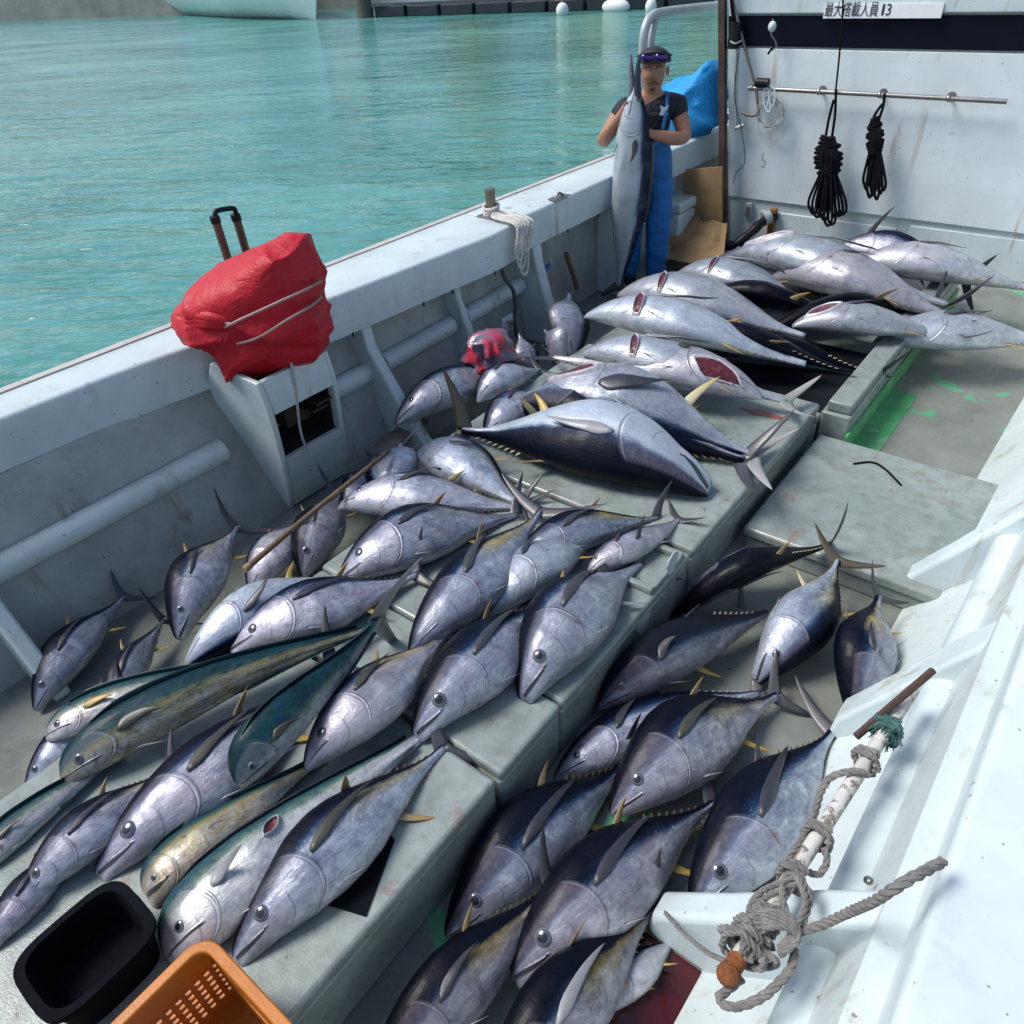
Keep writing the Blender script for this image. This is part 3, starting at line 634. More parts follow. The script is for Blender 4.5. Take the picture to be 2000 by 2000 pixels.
    t('silver tuna half under the long-finned tuna, head scuffed white', (922, 1151), (1135, 1003), H, H, UL, -8, HAT, D=.32, pec=.16, eye=0, back=-.08, pale=.25, tspan=.12)
    F_('slim', 'small silver tuna beside the open hatch rim, tail on the hatch edge', (1106, 1073), (1288, 975), H, H, UL, -5, HAT, D=.22, pec=.1, pale=.15, tspan=.17, tm=fin_dark)
    t('long yellow-flanked tuna with a triangular black pectoral, tail raised behind', (772, 1222), (1018, 958), H + .03, H + .06, UL, 5, HAT, D=.26, yellow=1, pec=.25, pa=.08, back=-.02, eye=0, tspan=.24, tw=-15, pmat=fin_dark)
    t('yellow-backed tuna lying behind the raised tail, its own tail at the hatch edge', (960, 1062), (1240, 968), H, H, UP, 12, HAT, D=.23, yellow=1, pec=.2, eye=0, back=-.01, pmat=fin_dark, tspan=.17, tw=40)
    t('grey tuna with dark grooves along its back, behind the large-headed tuna', (636, 1086), (975, 966), H, H, UL, 6, HAT, D=.29, pec=.22, pa=.05, eye=.027, pmat=fin_pec, yellow=.2, back=-.03)
    t('large-headed tuna with a closed dark mouth at the far left of the near row', (430, 1216), (790, 1085), H + .02, H + .02, UL, 4, HAT, D=.27, pec=.3, eye=.027, pa=.05, back=-.04, ez=-.02)
    t('white-bellied tuna with a grey fin standing up from its throat', (345, 1243), (655, 1070), H, H, DR, -25, HAT, D=.25, pec=.2, plift=.16, pa=-.1, eye=0, back=-.12, pale=.3, tail=False)
    # ---- gutter beside the bulwark
    t('dark tuna nose down beside the bulwark with a raised black tail', (332, 1196), (450, 990), .12, .22, UL, 18, GUT, D=.37, yellow=.5, pec=.26, eye=.027, tspan=.24, back=-.02, d2m=fin_orange, mouth=.3, tm=fin_dark)
    t('silver tuna half under the end of the wooden gaff', (470, 1110), (590, 972), .1, .14, UL, -10, GUT, D=.44, pec=0, eye=0, back=-.08, tail=False, pale=.1)
    t('dark-shouldered tuna nose down next to the wooden gaff', (570, 1080), (636, 925), .12, .18, UL, 10, GUT, D=.42, pec=.25, eye=.034, back=.02, tspan=.24, pmat=fin_dark, tm=fin_dark, fat=1.15)
    t('silver tuna behind the bright-eyed one, striped by dark fins', (650, 950), (712, 868), .15, .2, UL, 0, GUT, D=.5, pec=.3, eye=0, pale=.1, tail=False, back=-.05)
    t('silver tuna nose down with its belly to us below the curved knee', (742, 945), (752, 835), .2, .2, UL, -30, GUT, D=.5, eye=0, pec=.2, back=-.1, pale=.2, tspan=.25)
    t('dark tail of a tuna leaving the left edge beside the bulwark foot', (195, 1360), (310, 1162), .02, .1, UL, 20, GUT, D=.3, tspan=.26, tm=fin_dark, dark=.3)
    F_('slim', 'thin pale fish poking out beneath the white-bellied tuna at the left', (185, 1335), (372, 1258), H, H, UL, 0, HAT, D=.2, pale=.3, eye=0, pec=0, tail=False)
    t('tuna nearest the bulwark at the far left, tail towards the white knee', (60, 1330), (235, 1120), .02, .1, UL, 16, GUT, D=.33, pec=.3)
    t('tuna at the far left lying with its tail under the dark raised tail', (40, 1480), (235, 1290), H - .1, H - .05, UL, 10, GUT, D=.32, pec=.28)
    t('grey tuna at the lower far left, snout towards the black tub', (30, 1690), (330, 1440), H + .02, H + .04, UL, 10, HAT, D=.27, pec=.3, yellow=.4)
    F_('mahi', 'green dolphinfish at the far left edge behind the black tub', (-60, 1640), (240, 1400), H, H, UL, 25, 'dolphinfish on the near hatch covers', D=.2, tail=False)
    t('tuna at the far left with its head below the green dolphinfish', (-40, 1790), (160, 1560), H, H, UL, 10, HAT, D=.3, pec=.3)
    # ---- middle of the hatch
    t('silver tuna facing left with a dark pectoral fin, behind the near rows', (637, 946), (980, 955), H, H, UP, 2, HAT, D=.235, pec=.2, pa=.12, eye=.022, plift=.08, yellow=.35, pmat=fin_dark, back=-.1, ez=.08)
    t('silver tuna pointing to the upper left beside the big black-backed tuna', (786, 845), (990, 943), H, H, UR, 0, HAT, D=.32, pec=.18, eye=.024, yellow=.3, back=-.08, pale=.1, anm=fin_orange)
    t('huge black-backed tuna across the hatch with a white belly and tail standing up', (1338, 920), (870, 815), H + .02, H + .02, DN, -24, HAT, D=.27, pec=.24, pa=-.02, eye=0, back=.05, tm=fin_tail_brown, tspan=.19, tw=-35, pale=.8, mouth=.5, pmat=fin_pec_pale, flm=finlet_pale, both=False)
    t('dark blue tuna with a yellow sickle fin between two big silver ones', (960, 762), (1400, 872), H + .02, H + .02, DN, -12, FAR, D=.28, pec=.0, eye=0, yellow=.3, back=.08, d2=.17, d2m=fin_cream, d2u=.2, d2s=-.05, d2t=75, pale=.1, flm=finlet_m)
    t('great silver tuna with a dark red gill opening at its throat', (1000, 742), (1425, 850), H + .08, H + .04, DN, -22, FAR, D=.30, pec=.22, pa=-.10, plift=.05, eye=0, back=-.1, pale=.3, cuts=[(.17, -.22, .13, .06, .1)], tspan=.19, anm=fin_cream, an=.18, tm=fin_tail_pale, tw=-20)
    t('silver tuna lying head to the right with its gut opened', (1440, 742), (1043, 672), H + .1, H + .1, UP, -6, FAR, D=.28, pec=.28, pa=.09, eye=0, back=-.12, pale=.3, cuts=[(.17, -.28, .13, .055, 0.1)], tspan=.1, pmat=fin_pec_olive)
    t('silver tuna whose tail hangs over the hatch edge by the red smear', (1099, 658), (1485, 748), H + .18, H + .06, UP, -8, FAR, D=.27, pec=.24, pa=.1, plift=.07, eye=0, back=-.12, pale=.35, pmat=fin_pec_pale, tm=fin_tail_pale, tw=10, gill=.29, cuts=[(.27, -.26, .08, .018, 1.8)])
    t('silver tuna in the far pile with a pale fin folded along its side', (1106, 588), (1520, 684), H + .16, H + .06, UP, -8, FAR, D=.28, pec=.22, pa=.09, plift=.07, eye=0, back=-.12, pale=.35, pmat=fin_pec_pale, yellow=.3, gill=.29, tail=False, cuts=[(.27, -.27, .08, .02, 1.8)])
    t('silver tuna nearest the feet of the standing man', (1166, 550), (1520, 630), H + .1, H + .04, UP, -6, FAR, D=.31, pec=0, eye=0, back=-.12, pale=.35, gill=.29, tail=False, cuts=[(.27, -.26, .075, .016, 1.8)])
    t('silver tuna with a pale fin raised over its gills, behind the man\'s boots side', (1275, 512), (1550, 592), H + .08, H, UP, -6, FAR, D=.33, pec=.3, pa=.12, plift=.1, eye=0, pale=.3, back=-.12, pmat=fin_pec_pale, gill=.3, cuts=[(.28, -.26, .075, .016, 1.75)])
    t('great tuna by the deckhouse wall with an open red gill slit and raised pale fin', (1385, 474), (1790, 572), H + .1, H, UP, -6, FAR, D=.29, pec=.26, pa=.10, plift=.06, eye=0, pale=.3, back=-.12, cuts=[(.16, -.02, .11, .05, -.1)], pmat=fin_pec_pale, gill=.31)
    t('dark-backed tuna against the cabin wall with a black fin standing up', (1560, 474), (1830, 520), H, H, UP, 40, FAR, D=.27, d1=.0, d2=.2, d2u=.25, d2s=.12, d2m=fin_dark, eye=0, pec=0)
    t('silver tuna between the pile top and the right edge with a closed gill', (1458, 516), (1800, 600), H + .04, H, UP, -6, FAR, D=.33, pec=.15, eye=0, pale=.3, back=-.12)
    t('silver tuna at the right edge with a small red gill slit', (1496, 606), (1800, 628), H + .06, H, UP, -6, FAR, D=.30, pec=.15, eye=0, pale=.4, back=-.12, cuts=[(.17, -.02, .10, .05, .1)], gill=.3)
    t('black-backed tuna at the right edge with pale finlets along its back', (1420, 640), (1760, 588), H - .1, H - .1, DN, 50, FAR, D=.2, eye=0, pec=0, back=.05, flm=finlet_pale, d1=.0)
    t('black-backed tuna on the dark mat whose finlets point to the right', (1330, 668), (1660, 706), H - .1, H - .1, DN, 52, FAR, D=.22, eye=0, pec=0, back=.05, flm=finlet_pale, d2=.0, tspan=.14, tw=10, tm=fin_pec)
    t('dark-backed tuna half buried between two silver ones on the far pile', (1250, 640), (1610, 700), H + .0, H, DN, 40, FAR, D=.24, eye=0, pec=0, back=.04, tail=False)
    t('dark-backed tuna showing between the pale-finned tuna and the red-slit one', (1300, 560), (1640, 615), H, H, DN, 38, FAR, D=.24, eye=0, pec=0, back=.04, tail=False)
    t('silver tuna showing only its flank low between the hose and the pile', (1330, 500), (1640, 560), H - .1, H - .1, UP, 0, FAR, D=.3, eye=0, pec=0, tail=False, back=-.1)
    t('silver tuna farthest right at the top of the pile, by the wall', (1600, 500), (1960, 545), H + .05, H, UP, -6, FAR, D=.3, eye=0, pec=.2, back=-.1, pale=.3)
    t('silver tuna farthest right at the end of the dark mat', (1650, 640), (2000, 640), H - .08, H - .08, UP, -6, FAR, D=.3, eye=0, pec=.2, back=-.1, pale=.3)
    # ---- by the bulwark, far
    t('grey tuna leaning tail up against the bulwark beside the man', (1080, 668), (1074, 548), .15, .42, UR, 0, GUT, D=.56, fat=.7, eye=0, pec=0, pale=.05, back=-.04, tspan=.3, tw=55, tm=fin_pec_olive)
    t('grey tuna at the foot of the leaning one, its head towards us', (1062, 690), (1028, 616), .2, .36, UL, 0, GUT, D=.60, fat=.8, eye=0, pec=0, back=-.05, tail=False)
    t('grey tuna standing beside the red net bag', (1003, 700), (978, 622), .2, .42, UR, 0, GUT, D=.62, fat=.8, eye=0, pec=0, back=-.05, tspan=.3, tw=60)
    t('dark striped tuna lying up against the bulwark below the red net bag', (745, 790), (990, 690), .22, .25, UL, 6, GUT, D=.30, eye=.02, pec=.0, back=0, dark=.1, tail=False, gill=.3)
    F_('slim', 'small pale bonito pointing left on the hatch beneath the net bag', (899, 748), (1016, 690), H, H, UL, 0, HAT, D=.38, eye=0, pec=.2, pale=.3, tspan=.25)
    t('small tuna mostly hidden behind the tail of the black-backed giant', (915, 815), (1035, 735), H, H, UL, 4, HAT, D=.42, eye=0, pec=.2, tail=False)

# ------------------------------------------------------------------ water, quay and far things
def sheet(name, x0, x1, y0, y1, z, mat, nx=1, ny=1):
    V = [(x0 + (x1 - x0) * i / nx, y0 + (y1 - y0) * j / ny, 0) for j in range(ny + 1) for i in range(nx + 1)]
    Fc = [(j * (nx + 1) + i, j * (nx + 1) + i + 1, (j + 1) * (nx + 1) + i + 1, (j + 1) * (nx + 1) + i) for j in range(ny) for i in range(nx)]
    o = link(name, mesh(name, V, Fc), mat); o.location = (0, 0, z); return tag(o, kind='structure')
WZ = -0.75
def far():
    sheet('water', -900, 900, -60, 1500, WZ, water_m)
    conc = simple('quay_concrete', (.30, .29, .26), .8, var=.35, sc=.6, bump=.3, bsc=6, bd=.03)
    cream = simple('cream_render', (.84, .70, .34), .8, var=.15, sc=.4, bump=.1, bsc=5)
    dark = simple('dark_pontoon_side', (.02, .028, .035), .6, var=.4, sc=1.5, bump=.2, bsc=8)
    glass = simple('dark_window_glass', (.03, .05, .06), .1, var=.2, sc=1)
    # quay behind the pontoon
    def P(x, y, d): v = ray(x, y); k = (WZ - HC) / v[2]; return Vector((v[0] * k, v[1] * k, WZ)) + Vector((0, d, 0))
    a, b = P(640, 32, 0), P(1400, 8, 0); dr = (b - a).normalized(); nr = Vector((-dr.y, dr.x, 0))
    if nr.y < 0: nr = -nr
    q = MB(); p0 = a - dr * 60 + nr * 9; p1 = b + dr * 60 + nr * 9
    q.prism([p0 + Vector((0, 0, -2)), p1 + Vector((0, 0, -2)), p1 + Vector((0, 0, 2.0)), p0 + Vector((0, 0, 2.0))], nr * 40)
    tag(q.build('quay', conc), 'grey concrete quay across the harbour behind the floating pontoon', 'quay')
    # pontoon: dark floats with a walkway, handrail posts and tyres
    A, B = P(705, 33, 0), P(1345, 8, 0); L = (B - A).length
    pt = empty('pontoon', A, 'dark floating pontoon along the far side of the harbour', 'pontoon')
    up = Vector((0, 0, 1))
    n = 9
    m = MB()
    for i in range(n):
        s0, s1 = A + dr * (L * i / n + .12), A + dr * (L * (i + 1) / n - .12); m.prism([s0, s1, s1 + up * .62, s0 + up * .62], nr * 3)
    m.build('float', dark, pt, bevel=.05)
    m = MB(); m.prism([A + up * .62 - nr * .15, B + up * .62 - nr * .15, B + up * .8 - nr * .15, A + up * .8 - nr * .15], nr * 3.3); m.build('walkway', simple('pontoon_deck_grey', (.12, .14, .15), .7), pt)
    m = MB()
    for i in range(26): p = A + dr * (L * i / 25); m.tube([p + up * .8, p + up * 1.75], .035, 6)
    m.tube([A + up * 1.75, B + up * 1.75], .03, 6); m.tube([A + up * 1.3, B + up * 1.3], .025, 6); m.build('handrail', galv, pt)
    # mooring pile
    c = P(684, 34, .3)
    m = MB(); m.tube([c - up * 2, c + up * .9, c + up * 3.6], lambda t: .62 - .06 * t, 14); m.tube([c + up * 3.6, c + up * 3.8], .66, 14, spl=False)
    tag(m.build('mooring_pile', simple('weathered_pile', (.13, .12, .1), .85, var=.5, sc=1.5, bump=.6, bsc=8, bd=.04), smooth=True), 'weathered round mooring pile standing at the left end of the pontoon', 'pile')
    wh = simple('white_buoy', (.72, .74, .72), .45, var=.12, sc=2, bump=.1)
    for (x, y, rx, rz, lab) in ((1068, 27, .38, .42, 'small round white buoy left of the long fender at the pontoon'), (1168, 20, .95, .44, 'long white fender floating against the pontoon'), (1234, 20, .34, .42, 'small round white buoy right of the long fender at the pontoon')):
        p = P(x, y, -.4); e = empty('buoy' if rx < .9 else 'fender', p, lab, 'buoy' if rx < .9 else 'fender', 'white floats along the pontoon')
        m = MB(); m.sphere(p + up * .22, (rx, .45 if rx > .9 else rx, rz), 18, 12); m.build('float', wh, e, smooth=True)
        m = MB(); m.tube([p + up * (.2 + rz), p + up * (.36 + rz)], .07, 8); m.tube([p + up * (.32 + rz), p + nr * 1.0 + up * (.6 + rz)], .03, 6); m.build('eye_rope', grey_rope, e)
    # white hull of a boat on the left, its bow just inside the picture
    bow = P(655, 30, -3); hd = Vector((-1, .28, 0)).normalized(); hn = Vector((.28, 1, 0)).normalized()
    bt = empty('white_boat', bow, 'white boat hull moored across the water with its rounded bow to the right', 'boat')
    rings = []
    for i in range(18):
        s = i / 17; x = 26 * s - .0; wd = 3.2 * (1 - (1 - min(1, s * 2.2)) ** 2.2) + .05
        ring = []
        for (k, zz) in ((.15, -.5), (.55, 0), (.85, .9), (1, 2.3), (1.02, 2.6)):
            rake = (1.6 * (zz + .5) / 3.1) * (1 - s) ** 3
            ring.append(bow + hd * (x - rake) - hn * wd * k + up * (zz + .5 * (1 - s) ** 2))
        for (k, zz) in ((1.02, 2.6), (1, 2.3), (.85, .9), (.55, 0), (.15, -.5)):
            rake = (1.6 * (zz + .5) / 3.1) * (1 - s) ** 3
            ring.append(bow + hd * (x - rake) + hn * wd * k + up * (zz + .5 * (1 - s) ** 2))
        rings.append(ring)
    MB().loft(rings).build('hull', simple('white_gelcoat', (.74, .77, .78), .25, var=.06, sc=.6, bump=.03, bsc=5), bt, smooth=True)
    m = MB()
    for (s0, s1, w0, z0, z1) in ((6, 20, 2.3, 2.55, 4.6), (8, 15, 1.9, 4.6, 6.4)):
        m.prism([bow + hd * s0 - hn * w0 + up * z0, bow + hd * s1 - hn * w0 + up * z0, bow + hd * (s1 - .3) - hn * w0 + up * z1, bow + hd * (s0 + .8) - hn * w0 + up * z1], hn * 2 * w0)
    m.build('wheelhouse', simple('white_gelcoat', (.74, .77, .78)), bt, bevel=.1)
    m = MB(); m.prism([bow + hd * 9 - hn * 1.93 + up * 5.1, bow + hd * 14.4 - hn * 1.93 + up * 5.1, bow + hd * 14.2 - hn * 1.93 + up * 6, bow + hd * 9.3 - hn * 1.93 + up * 6], hn * .04); m.build('window', glass, bt)
    # cream buildings and a wooded slope beyond the quay, seen only as reflections
    for (x, wdt, h, lab) in ((735, 2.6, 17, 'tall narrow cream stair tower on the quay behind the pile'), (985, 4, 13, 'low cream shed on the quay behind the pontoon'), (1320, 6, 16, 'cream warehouse on the quay behind the deckhouse')):
        c = P(x, 20, 0) + nr * 12; e = empty('quay_building', Vector((c.x, c.y, 2)), lab, 'building')
        a0 = c - dr * wdt / 2; a1 = c + dr * wdt / 2; z = Vector((0, 0, 2 - c.z)); a0 += z; a1 += z
        MB().prism([a0, a1, a1 + up * h, a0 + up * h], nr * 8).build('wall', cream, e)
        MB().prism([a0 - dr * .3 - nr * .3 + up * h, a1 + dr * .3 - nr * .3 + up * h, a1 + dr * .3 - nr * .3 + up * (h + .4), a0 - dr * .3 - nr * .3 + up * (h + .4)], nr * 8.6).build('roof', conc, e)
        for k in range(int(h // 3)):
            w0 = c + z - dr * .5 + up * (1.2 + 3 * k) - nr * .03; MB().prism([w0, w0 + dr * 1, w0 + dr * 1 + up * 1.3, w0 + up * 1.3], nr * .06).build('window', glass, e)
    g = G('wooded_slope'); v = g.co(); nn = g.noise(v, .35, 6, .7)
    g.set(base=g.ramp(nn, [(.3, (.02, .05, .02)), (.7, (.07, .12, .04))]), rough=.9); g.bump(nn, 1, 1.5)
    c = P(1150, 20, 0) + nr * 70; N = 48; V = []; Fc = []
    for j in range(14):
        for i in range(N):
            s = (i / (N - 1) - .5) * 170 + 20; d = j * 5.; h = 26 * math.sin(math.pi * j / 13) ** .8 * (math.exp(-((s - 25) / 55) ** 2)) + 3 * mnoise.noise(Vector((s * .1, d * .1, 0))) + 2
            V.append(c + dr * s + nr * d + up * (h if 0 < j < 13 else 0))
    for j in range(13):
        for i in range(N - 1): k = j * N + i; Fc.append((k, k + 1, k + N + 1, k + N))
    o = link('hills', mesh('hills', [v - c for v in V], Fc), g.m, smooth=True); o.location = c; tag(o, kind='structure')

# ------------------------------------------------------------------ the boat itself
def interp(tab, y):
    ys = [a for a, b in tab]; return float(np.interp(y, ys, [b for a, b in tab]))
FOOT = [(-2, -3.02), (1, -3.05), (2.7, -3.08), (3.7, -3.2), (4.7, -3.36), (9, -3.40)]
TOP = [(-2, -3.34), (9, -3.40)]
def wallx(y, z): return interp(FOOT, y) + (interp(TOP, y) - interp(FOOT, y)) * z / .72
def RIN(y): return interp([(-2, -3.46), (1.38, -3.36), (2.42, -3.21), (4.04, -3.11), (4.05, -3.2), (5.45, -3.25), (9, -3.3)], y)
def boat():
    sheet('deck', -3.6, .6, -2, 9.2, 0, deck_m)
    # port bulwark
    bw = empty('bulwark', (-3.2, 3, 0), 'white port bulwark with a wide cap rail running along the water', 'bulwark')
    ys = [-2, 0, 1, 1.8, 2.7, 3.2, 3.7, 4.2, 4.7, 5.5, 7, 9.2]
    rings = [[Vector((wallx(y, 0), y, -.05)), Vector((wallx(y, .36), y, .36)), Vector((wallx(y, .74), y, .74)), Vector((-3.6, y, .74)), Vector((-3.6, y, -.9)), Vector((-3.3, y, -1.4))] for y in ys]
    MB().loft(rings).build('inner_wall', cream_paint, bw)
    def rail(ya, yb, nm):
        yy = [ya] + [y for y in np.arange(-2, 9.3, .25) if ya + .05 < y < yb - .05] + [yb]
        rr = [[Vector((RIN(y), y, .715)), Vector((RIN(y), y, .945)), Vector((RIN(y) - .015, y, .96)), Vector((-3.63, y, .965)), Vector((-3.66, y, .95)), Vector((-3.66, y, .72))] for y in yy]
        MB().loft(rr).build(nm, white_rail, bw, bevel=.008)
    rail(-2, 4.045, 'cap_rail'); rail(4.05, 9.2, 'cap_rail')
    m = MB()
    for y in np.arange(-2, 9, .5): m.box((-3.645, y, .9655), (-3.60, y + .497, .972))
    m.build('rail_strip', simple('rail_edge_strip', (.5, .47, .44), .5), bw)
    m = MB()
    for y in (1.0, 1.9, 2.55, 3.1, 3.35, 3.75, 4.3, 4.75, 5.2): m.tube([(RIN(y) + .003, y, .70), (RIN(y) + .005, y, .725)], .006, 6)
    m.build('bolt', rust_metal, bw)
    def pipe(a, b):
        pts = [(wallx(y, .43) + .015, y, .435) for y in np.linspace(a, b, 8)]
        MB().tube(pts, .062, 14).build('half_round_moulding', white_paint, bw, smooth=True)
    pipe(-1.9, 1.6); pipe(2.05, 2.62); pipe(2.76, 3.43); pipe(3.57, 4.26); pipe(5.5, 7.2)
    def knee(y, w, foot, topx, ft=.0):
        m = MB(); xw = wallx(y, 0) - .06
        m.prism([(xw, y, 0), (foot, y, 0), (foot, y, .035), (foot - (foot - topx) * .45, y, .28), (topx + .02, y, .6), (topx, y, .73), (wallx(y, .73) - .05, y, .73)], (0, w, 0))
        m.build('knee', white_paint, bw, bevel=.014, seg=3)
    knee(2.62, .075, -2.78, -3.2); knee(3.46, .06, -2.98, -3.24); knee(4.28, .10, -2.98, -3.2); knee(5.42, .09, -3.1, -3.27); knee(.35, .07, -2.8, -3.25)
    # freeing port with a blue lanyard seen low beside the man
    m = MB(); c = [aty(*p, 5.9) for p in ((1145, 462), (1178, 440), (1178, 500), (1145, 515))]
    for i in range(4): m.tube([c[i], c[(i + 1) % 4]], .012, 6)
    m.build('port_frame', white_rail, bw)
    # hatch covers, one after another along the platform
    XE = -.962
    def hatch(ya, yb, x0, label, z=H, rim=False):
        e = empty('hatch_cover', ((x0 + XE) / 2, (ya + yb) / 2, 0), label, 'hatch cover', 'pale hatch covers along the deck')
        MB().box((x0, ya, .0), (XE, yb, z - .055)).build('coaming', hatch_m, e, bevel=.012)
        MB().box((x0, ya, z - .051), (XE + .006, yb, z)).build('lid', hatch_m, e, bevel=.016, seg=3)
        return e
    hatch(-1.6, 1.0, -2.22, 'nearest pale hatch cover, under the dolphinfish and the orange crate')
    hatch(1.025, 1.365, -2.22, 'narrow pale hatch cover between the near rows of tuna, right behind the first seam')
    hc3 = hatch(1.375, 2.35, -2.24, 'pale hatch cover with the open framed corner in its right edge')
    hatch(2.375, 3.93, -2.5, 'long pale hatch cover under the black-backed giant tuna, red smear at its far end')
    hatch(3.96, 6.55, -2.6, 'far low hatch cover under the big pile of gutted tuna', H - .1)
    m = MB(); m.box((-1.14, 2.02, H + .001), (-.97, 2.05, H + .03)); m.box((-1.14, 2.28, H + .001), (-.97, 2.31, H + .03)); m.box((-.99, 2.05, H + .001), (-.965, 2.28, H + .03))
    e = hc3; m.build('raised_rim', hatch_m, e, bevel=.006)
    rs = random.Random(2); up_, dn_ = [], []
    for k in range(13):
        f = k / 12; p = atz(1395 + 92 * f, 768 + 24 * f, H + .0035); wv = .028 * (.35 + rs.random()) * math.sin(math.pi * min(.97, f + .04)) + .003
        up_.append(p + Vector((.3 * wv, wv, 0))); dn_.append(p - Vector((.3 * wv, wv, 0)))
    o = MB().add(up_ + dn_, [(i, i + 1, i + 14, i + 13) for i in range(12)]).build('blood_smear', simple('blood_smear', (.30, .07, .05), .3, var=.5, sc=22)); tag(o, 'red blood smear on the hatch beside a hanging silver tail', 'stain')
    pp = simple('pale_putty', (.40, .47, .46), .6, var=.2)
    for (x, y, rx, rz) in ((1213, 1178, .05, .05), (1268, 1062, .045, .055)):
        c = atx(x, y, XE + .0005); MB().prism([c + Vector((0, math.cos(a) * rx * (1 + .2 * math.sin(3 * a)), math.sin(a) * rz)) for a in np.linspace(0, 2 * math.pi, 19)[:-1]], (.004, 0, 0)).build('putty_patch', pp, hc3)
    # raised lid on the lower deck
    e = empty('raised_hatch', (-.3, 3.3, 0), 'broad raised grey lid on the lower deck to the right of the hatch', 'hatch')
    MB().box((-.9, 2.86, 0), (.55, 3.86, .085)).build('coaming', hatch_m, e, bevel=.01); MB().box((-.915, 2.845, .088), (.55, 3.88, .145)).build('lid', hatch_m, e, bevel=.015)
    MB().tube([atz(*p, .15) for p in [(1610, 875), (1645, 872), (1670, 885), (1700, 915)]], .006, 6).build('cord', black_rope, e)
    # step with green paint at the far right, dark mat
    gp = simple('bright_green_paint', (.06, .32, .12), .45, var=.35, sc=5, dirt=(.3, .34, .3), dirt_lo=.5, dirt_hi=.7)
    st = empty('deck_step', (-.86, 4.6, 0), 'pale step edged with green paint beside the far hatch', 'step')
    MB().box((XE + .01, 3.97, 0), (-.79, 6.6, .235)).build('riser', hatch_m, st, bevel=.012)
    MB().box((XE + .03, 3.99, .238), (-.80, 6.6, .30)).build('tread', hatch_m, st, bevel=.01)
    MB().box((-.79, 3.93, .0), (-.775, 6.6, .14)).build('green_edge', gp, st)
    sheet('green_deck_patch', -.775, -.62, 3.92, 4.9, .004, gp)
    mat = MB().box((-2.2, 4.0, H - .098), (-.97, 4.9, H - .088)).build('rubber_mat', black_rubber, bevel=.004)
    tag(mat, 'dark wet rubber mat on the far hatch under the black-backed tuna', 'mat')
    # starboard bulwark
    sb = empty('bulwark', (0, 1.5, 0), 'white starboard bulwark in the bottom right corner with curved knees', 'bulwark')
    MB().loft([[Vector((-.22 + dx, y, 0)), Vector((.02 + dx, y, .30)), Vector((.10 + dx, y, .74)), Vector((.45, y, .74)), Vector((.45, y, -.9))] for y, dx in ((-2, -.02), (.8, 0), (2, .03), (4, .1), (9.2, .3))]).build('inner_wall', white_paint, sb)
    def sx(y): return float(np.interp(y, [-2, .8, 2, 4, 9.2], [-.02, 0, .03, .1, .3]))
    for a, b in ((-1.5, 1.0), (1.12, 2.0), (2.13, 2.9)):
        MB().tube([(.062 + sx(y) , y, .45) for y in np.linspace(a, b, 5)], .074, 18).build('half_round_moulding', white_rail, sb, smooth=True)
    MB().loft([[Vector((.155 + sx(y), y, .72)), Vector((.155 + sx(y), y, .93)), Vector((.17 + sx(y), y, .945)), Vector((.50, y, .95)), Vector((.50, y, .72))] for y in (-2, 0, 1, 2, 3, 4, 6, 9.2)]).build('cap_rail', white_rail, sb, bevel=.012)
    def sknee(y, w, foot, z1, x1):
        m = MB(); m.prism([(.1, y, 0), (foot + .03, y, 0), (foot, y, .03), (foot + .012, y, .12), (foot + (x1 - foot) * .38, y, z1 * .46), (foot + (x1 - foot) * .78, y, z1 * .82), (x1, y, z1), (.16, y, z1)], (0, w, 0))
        m.build('knee', white_rail, sb, bevel=.022, seg=4)
    sknee(1.0, .10, -.40, .72, .10); sknee(2.0, .13, -.20, .72, .13); sknee(2.9, .12, -.22, .72, .16)
    pool = sheet('blood_puddle', -.42, -.2, .66, 1.0, .005, simple('bloody_water', (.055, .006, .009), .12, var=.6, sc=9, bump=.05)); 
    # deckhouse
    DY = 7.15
    dh = empty('deckhouse', (-2.2, DY, 0), 'white deckhouse wall with a dark navy band along its top', 'deckhouse')
    def wx(z): return -2.945 - .132 * z
    hull = [(wx(-.05), DY, -.05), (1.6, DY, -.05), (1.6, DY, 3.0), (wx(3.0), DY, 3.0)]
    MB().prism(hull, (0, 3, 0)).build('wall', white_paint, dh, bevel=.02)
    MB().prism([(wx(.45) + .012, DY - .022, .45), (1.58, DY - .022, .45), (1.58, DY - .022, 1.655), (wx(1.655) + .012, DY - .022, 1.655)], (0, .03, 0)).build('panel', simple('deckhouse_panel', (.66, .73, .745), .36, var=.12, sc=2.2, bump=.08, bsc=30, dirt=(.5, .46, .36), dirt_lo=.64, dirt_hi=.9, streak=(.36, .27, .17)), dh, bevel=.006)
    MB().prism([(wx(1.67) + .012, DY - .028, 1.67), (1.58, DY - .028, 1.67), (1.58, DY - .028, 1.885), (wx(1.885) + .012, DY - .028, 1.885)], (0, .035, 0)).build('navy_band', navy_paint, dh, bevel=.004)
    MB().prism([(wx(1.9) + .03, DY - .05, 1.9), (1.58, DY - .05, 1.9), (1.58, DY - .05, 2.08), (wx(2.08) + .03, DY - .05, 2.08)], (0, .06, 0)).build('eave', white_rail, dh, bevel=.01)
    for (x0, x1, z0, z1) in ((-2.66, -1.45, .08, .36), (-1.35, -.4, .08, .4)):
        MB().box((x0, DY - .014, z0), (x1, DY + .01, z1)).build('plate', white_rail, dh, bevel=.005)
    m = MB(); c = aty(1412, 395, DY - .03); m.box((c.x - .035, DY - .045, c.z - .06), (c.x + .035, DY + .01, c.z + .06)); m.build('socket_box', galv, dh, bevel=.008)
